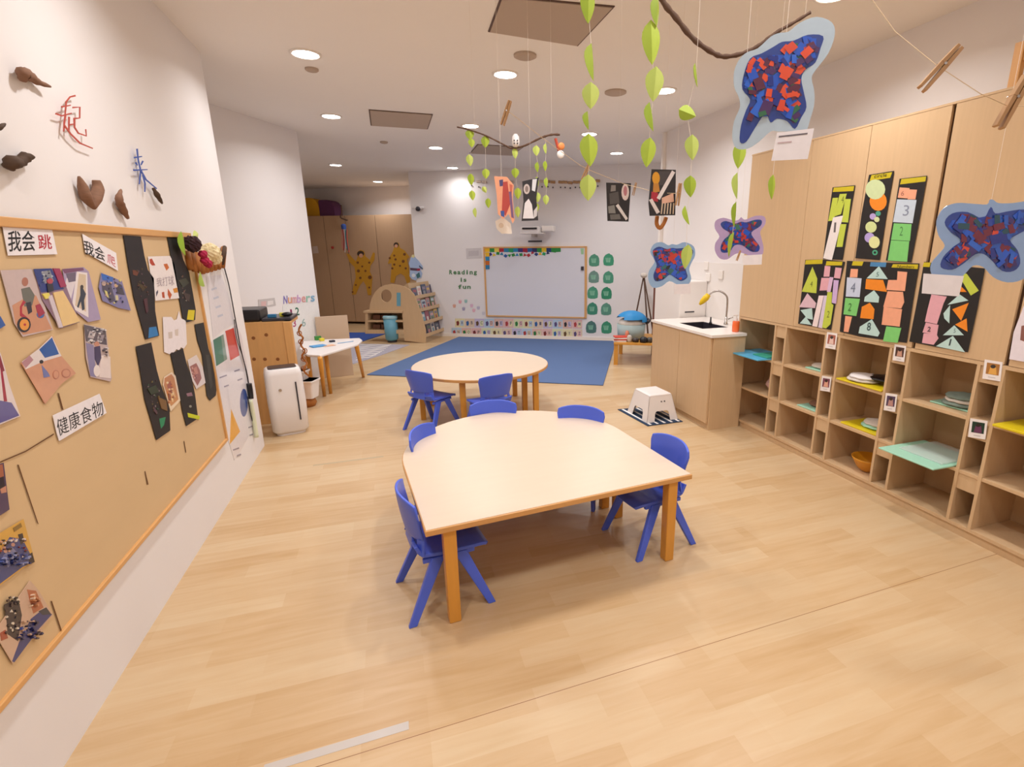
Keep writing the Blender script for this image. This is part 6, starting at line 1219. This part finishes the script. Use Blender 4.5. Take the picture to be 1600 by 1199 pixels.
butterfly(1.35, [(1552, 313), (1560, 318), (1582, 318), (1606, 316), (1626, 330), (1628, 352), (1616, 366), (1612, 384), (1618, 404), (1612, 424), (1596, 438), (1574, 442), (1552, 434), (1536, 418), (1520, 416), (1506, 430), (1488, 440), (1468, 438), (1455, 428), (1455, 412), (1468, 396), (1476, 384), (1466, 368), (1463, 346), (1474, 326), (1494, 318), (1520, 319), (1542, 320), (1546, 313)],
    [(1548, 324), (1555, 334), (1574, 331), (1600, 328), (1612, 338), (1608, 356), (1588, 368), (1578, 376), (1590, 392), (1594, 412), (1584, 424), (1566, 424), (1550, 408), (1538, 398), (1524, 398), (1506, 412), (1488, 422), (1470, 418), (1474, 402), (1490, 386), (1502, 376), (1486, 364), (1476, 348), (1488, 334), (1512, 332), (1536, 342)],
    '#8ba7cf', [BL, NV, BL, '#2458b8', '#2a63c8', '#1f3f9c', '#d0432c', MR, '#3a2a6c', '#1c4a5a'], 170, 8.5, ([(1443, 428), (1506, 432), (1498, 464), (1440, 459)], []),
    'blue laminated butterfly before the cupboard doors at the right picture edge', 5, (1549, 314))
butterfly(2.6, [(1050, 382), (1058, 383), (1070, 379), (1084, 386), (1086, 400), (1080, 412), (1077, 422), (1080, 436), (1074, 446), (1060, 446), (1046, 440), (1034, 448), (1020, 450), (1013, 438), (1014, 424), (1022, 412), (1022, 406), (1016, 394), (1022, 382), (1034, 379), (1044, 384)],
    [(1050, 388), (1058, 389), (1074, 388), (1083, 392), (1080, 402), (1070, 410), (1072, 424), (1074, 434), (1064, 440), (1054, 434), (1046, 430), (1036, 438), (1024, 440), (1021, 430), (1026, 416), (1022, 404), (1020, 392), (1030, 386), (1042, 390)],
    '#93b6dd', [BL, NV, BL, '#2a5cd0', RD, '#a82c4a', PU, '#1a1f2c', '#2a6a6a', RD], 170, 3.8, ([(1053, 445), (1079, 444), (1079, 460), (1053, 460)], []),
    'blue laminated butterfly hanging before the white cabinet, left of the lilac one', 21, (1052, 384))
butterfly(2.35, [(1158, 340), (1164, 344), (1180, 338), (1194, 339), (1196, 350), (1188, 362), (1190, 374), (1193, 388), (1190, 400), (1176, 402), (1160, 396), (1148, 398), (1136, 406), (1124, 404), (1117, 392), (1118, 380), (1124, 370), (1117, 358), (1118, 346), (1130, 341), (1146, 345), (1154, 344)],
    [(1158, 347), (1166, 348), (1180, 344), (1190, 345), (1188, 354), (1174, 364), (1180, 376), (1187, 386), (1184, 394), (1172, 393), (1160, 384), (1148, 384), (1140, 394), (1128, 395), (1126, 386), (1132, 374), (1142, 366), (1130, 358), (1126, 350), (1134, 346), (1148, 350)],
    '#b79fc9', [NV, '#1d3aa8', BL, '#5c1f4a', PU, '#8a2436', '#1f3a6c', '#2a6a5a', '#c23a2c'], 170, 4, ([(1160, 400), (1191, 398), (1190, 414), (1161, 415)], []),
    'lilac laminated butterfly hanging beside the left end of the cupboards', 33, (1158, 342))
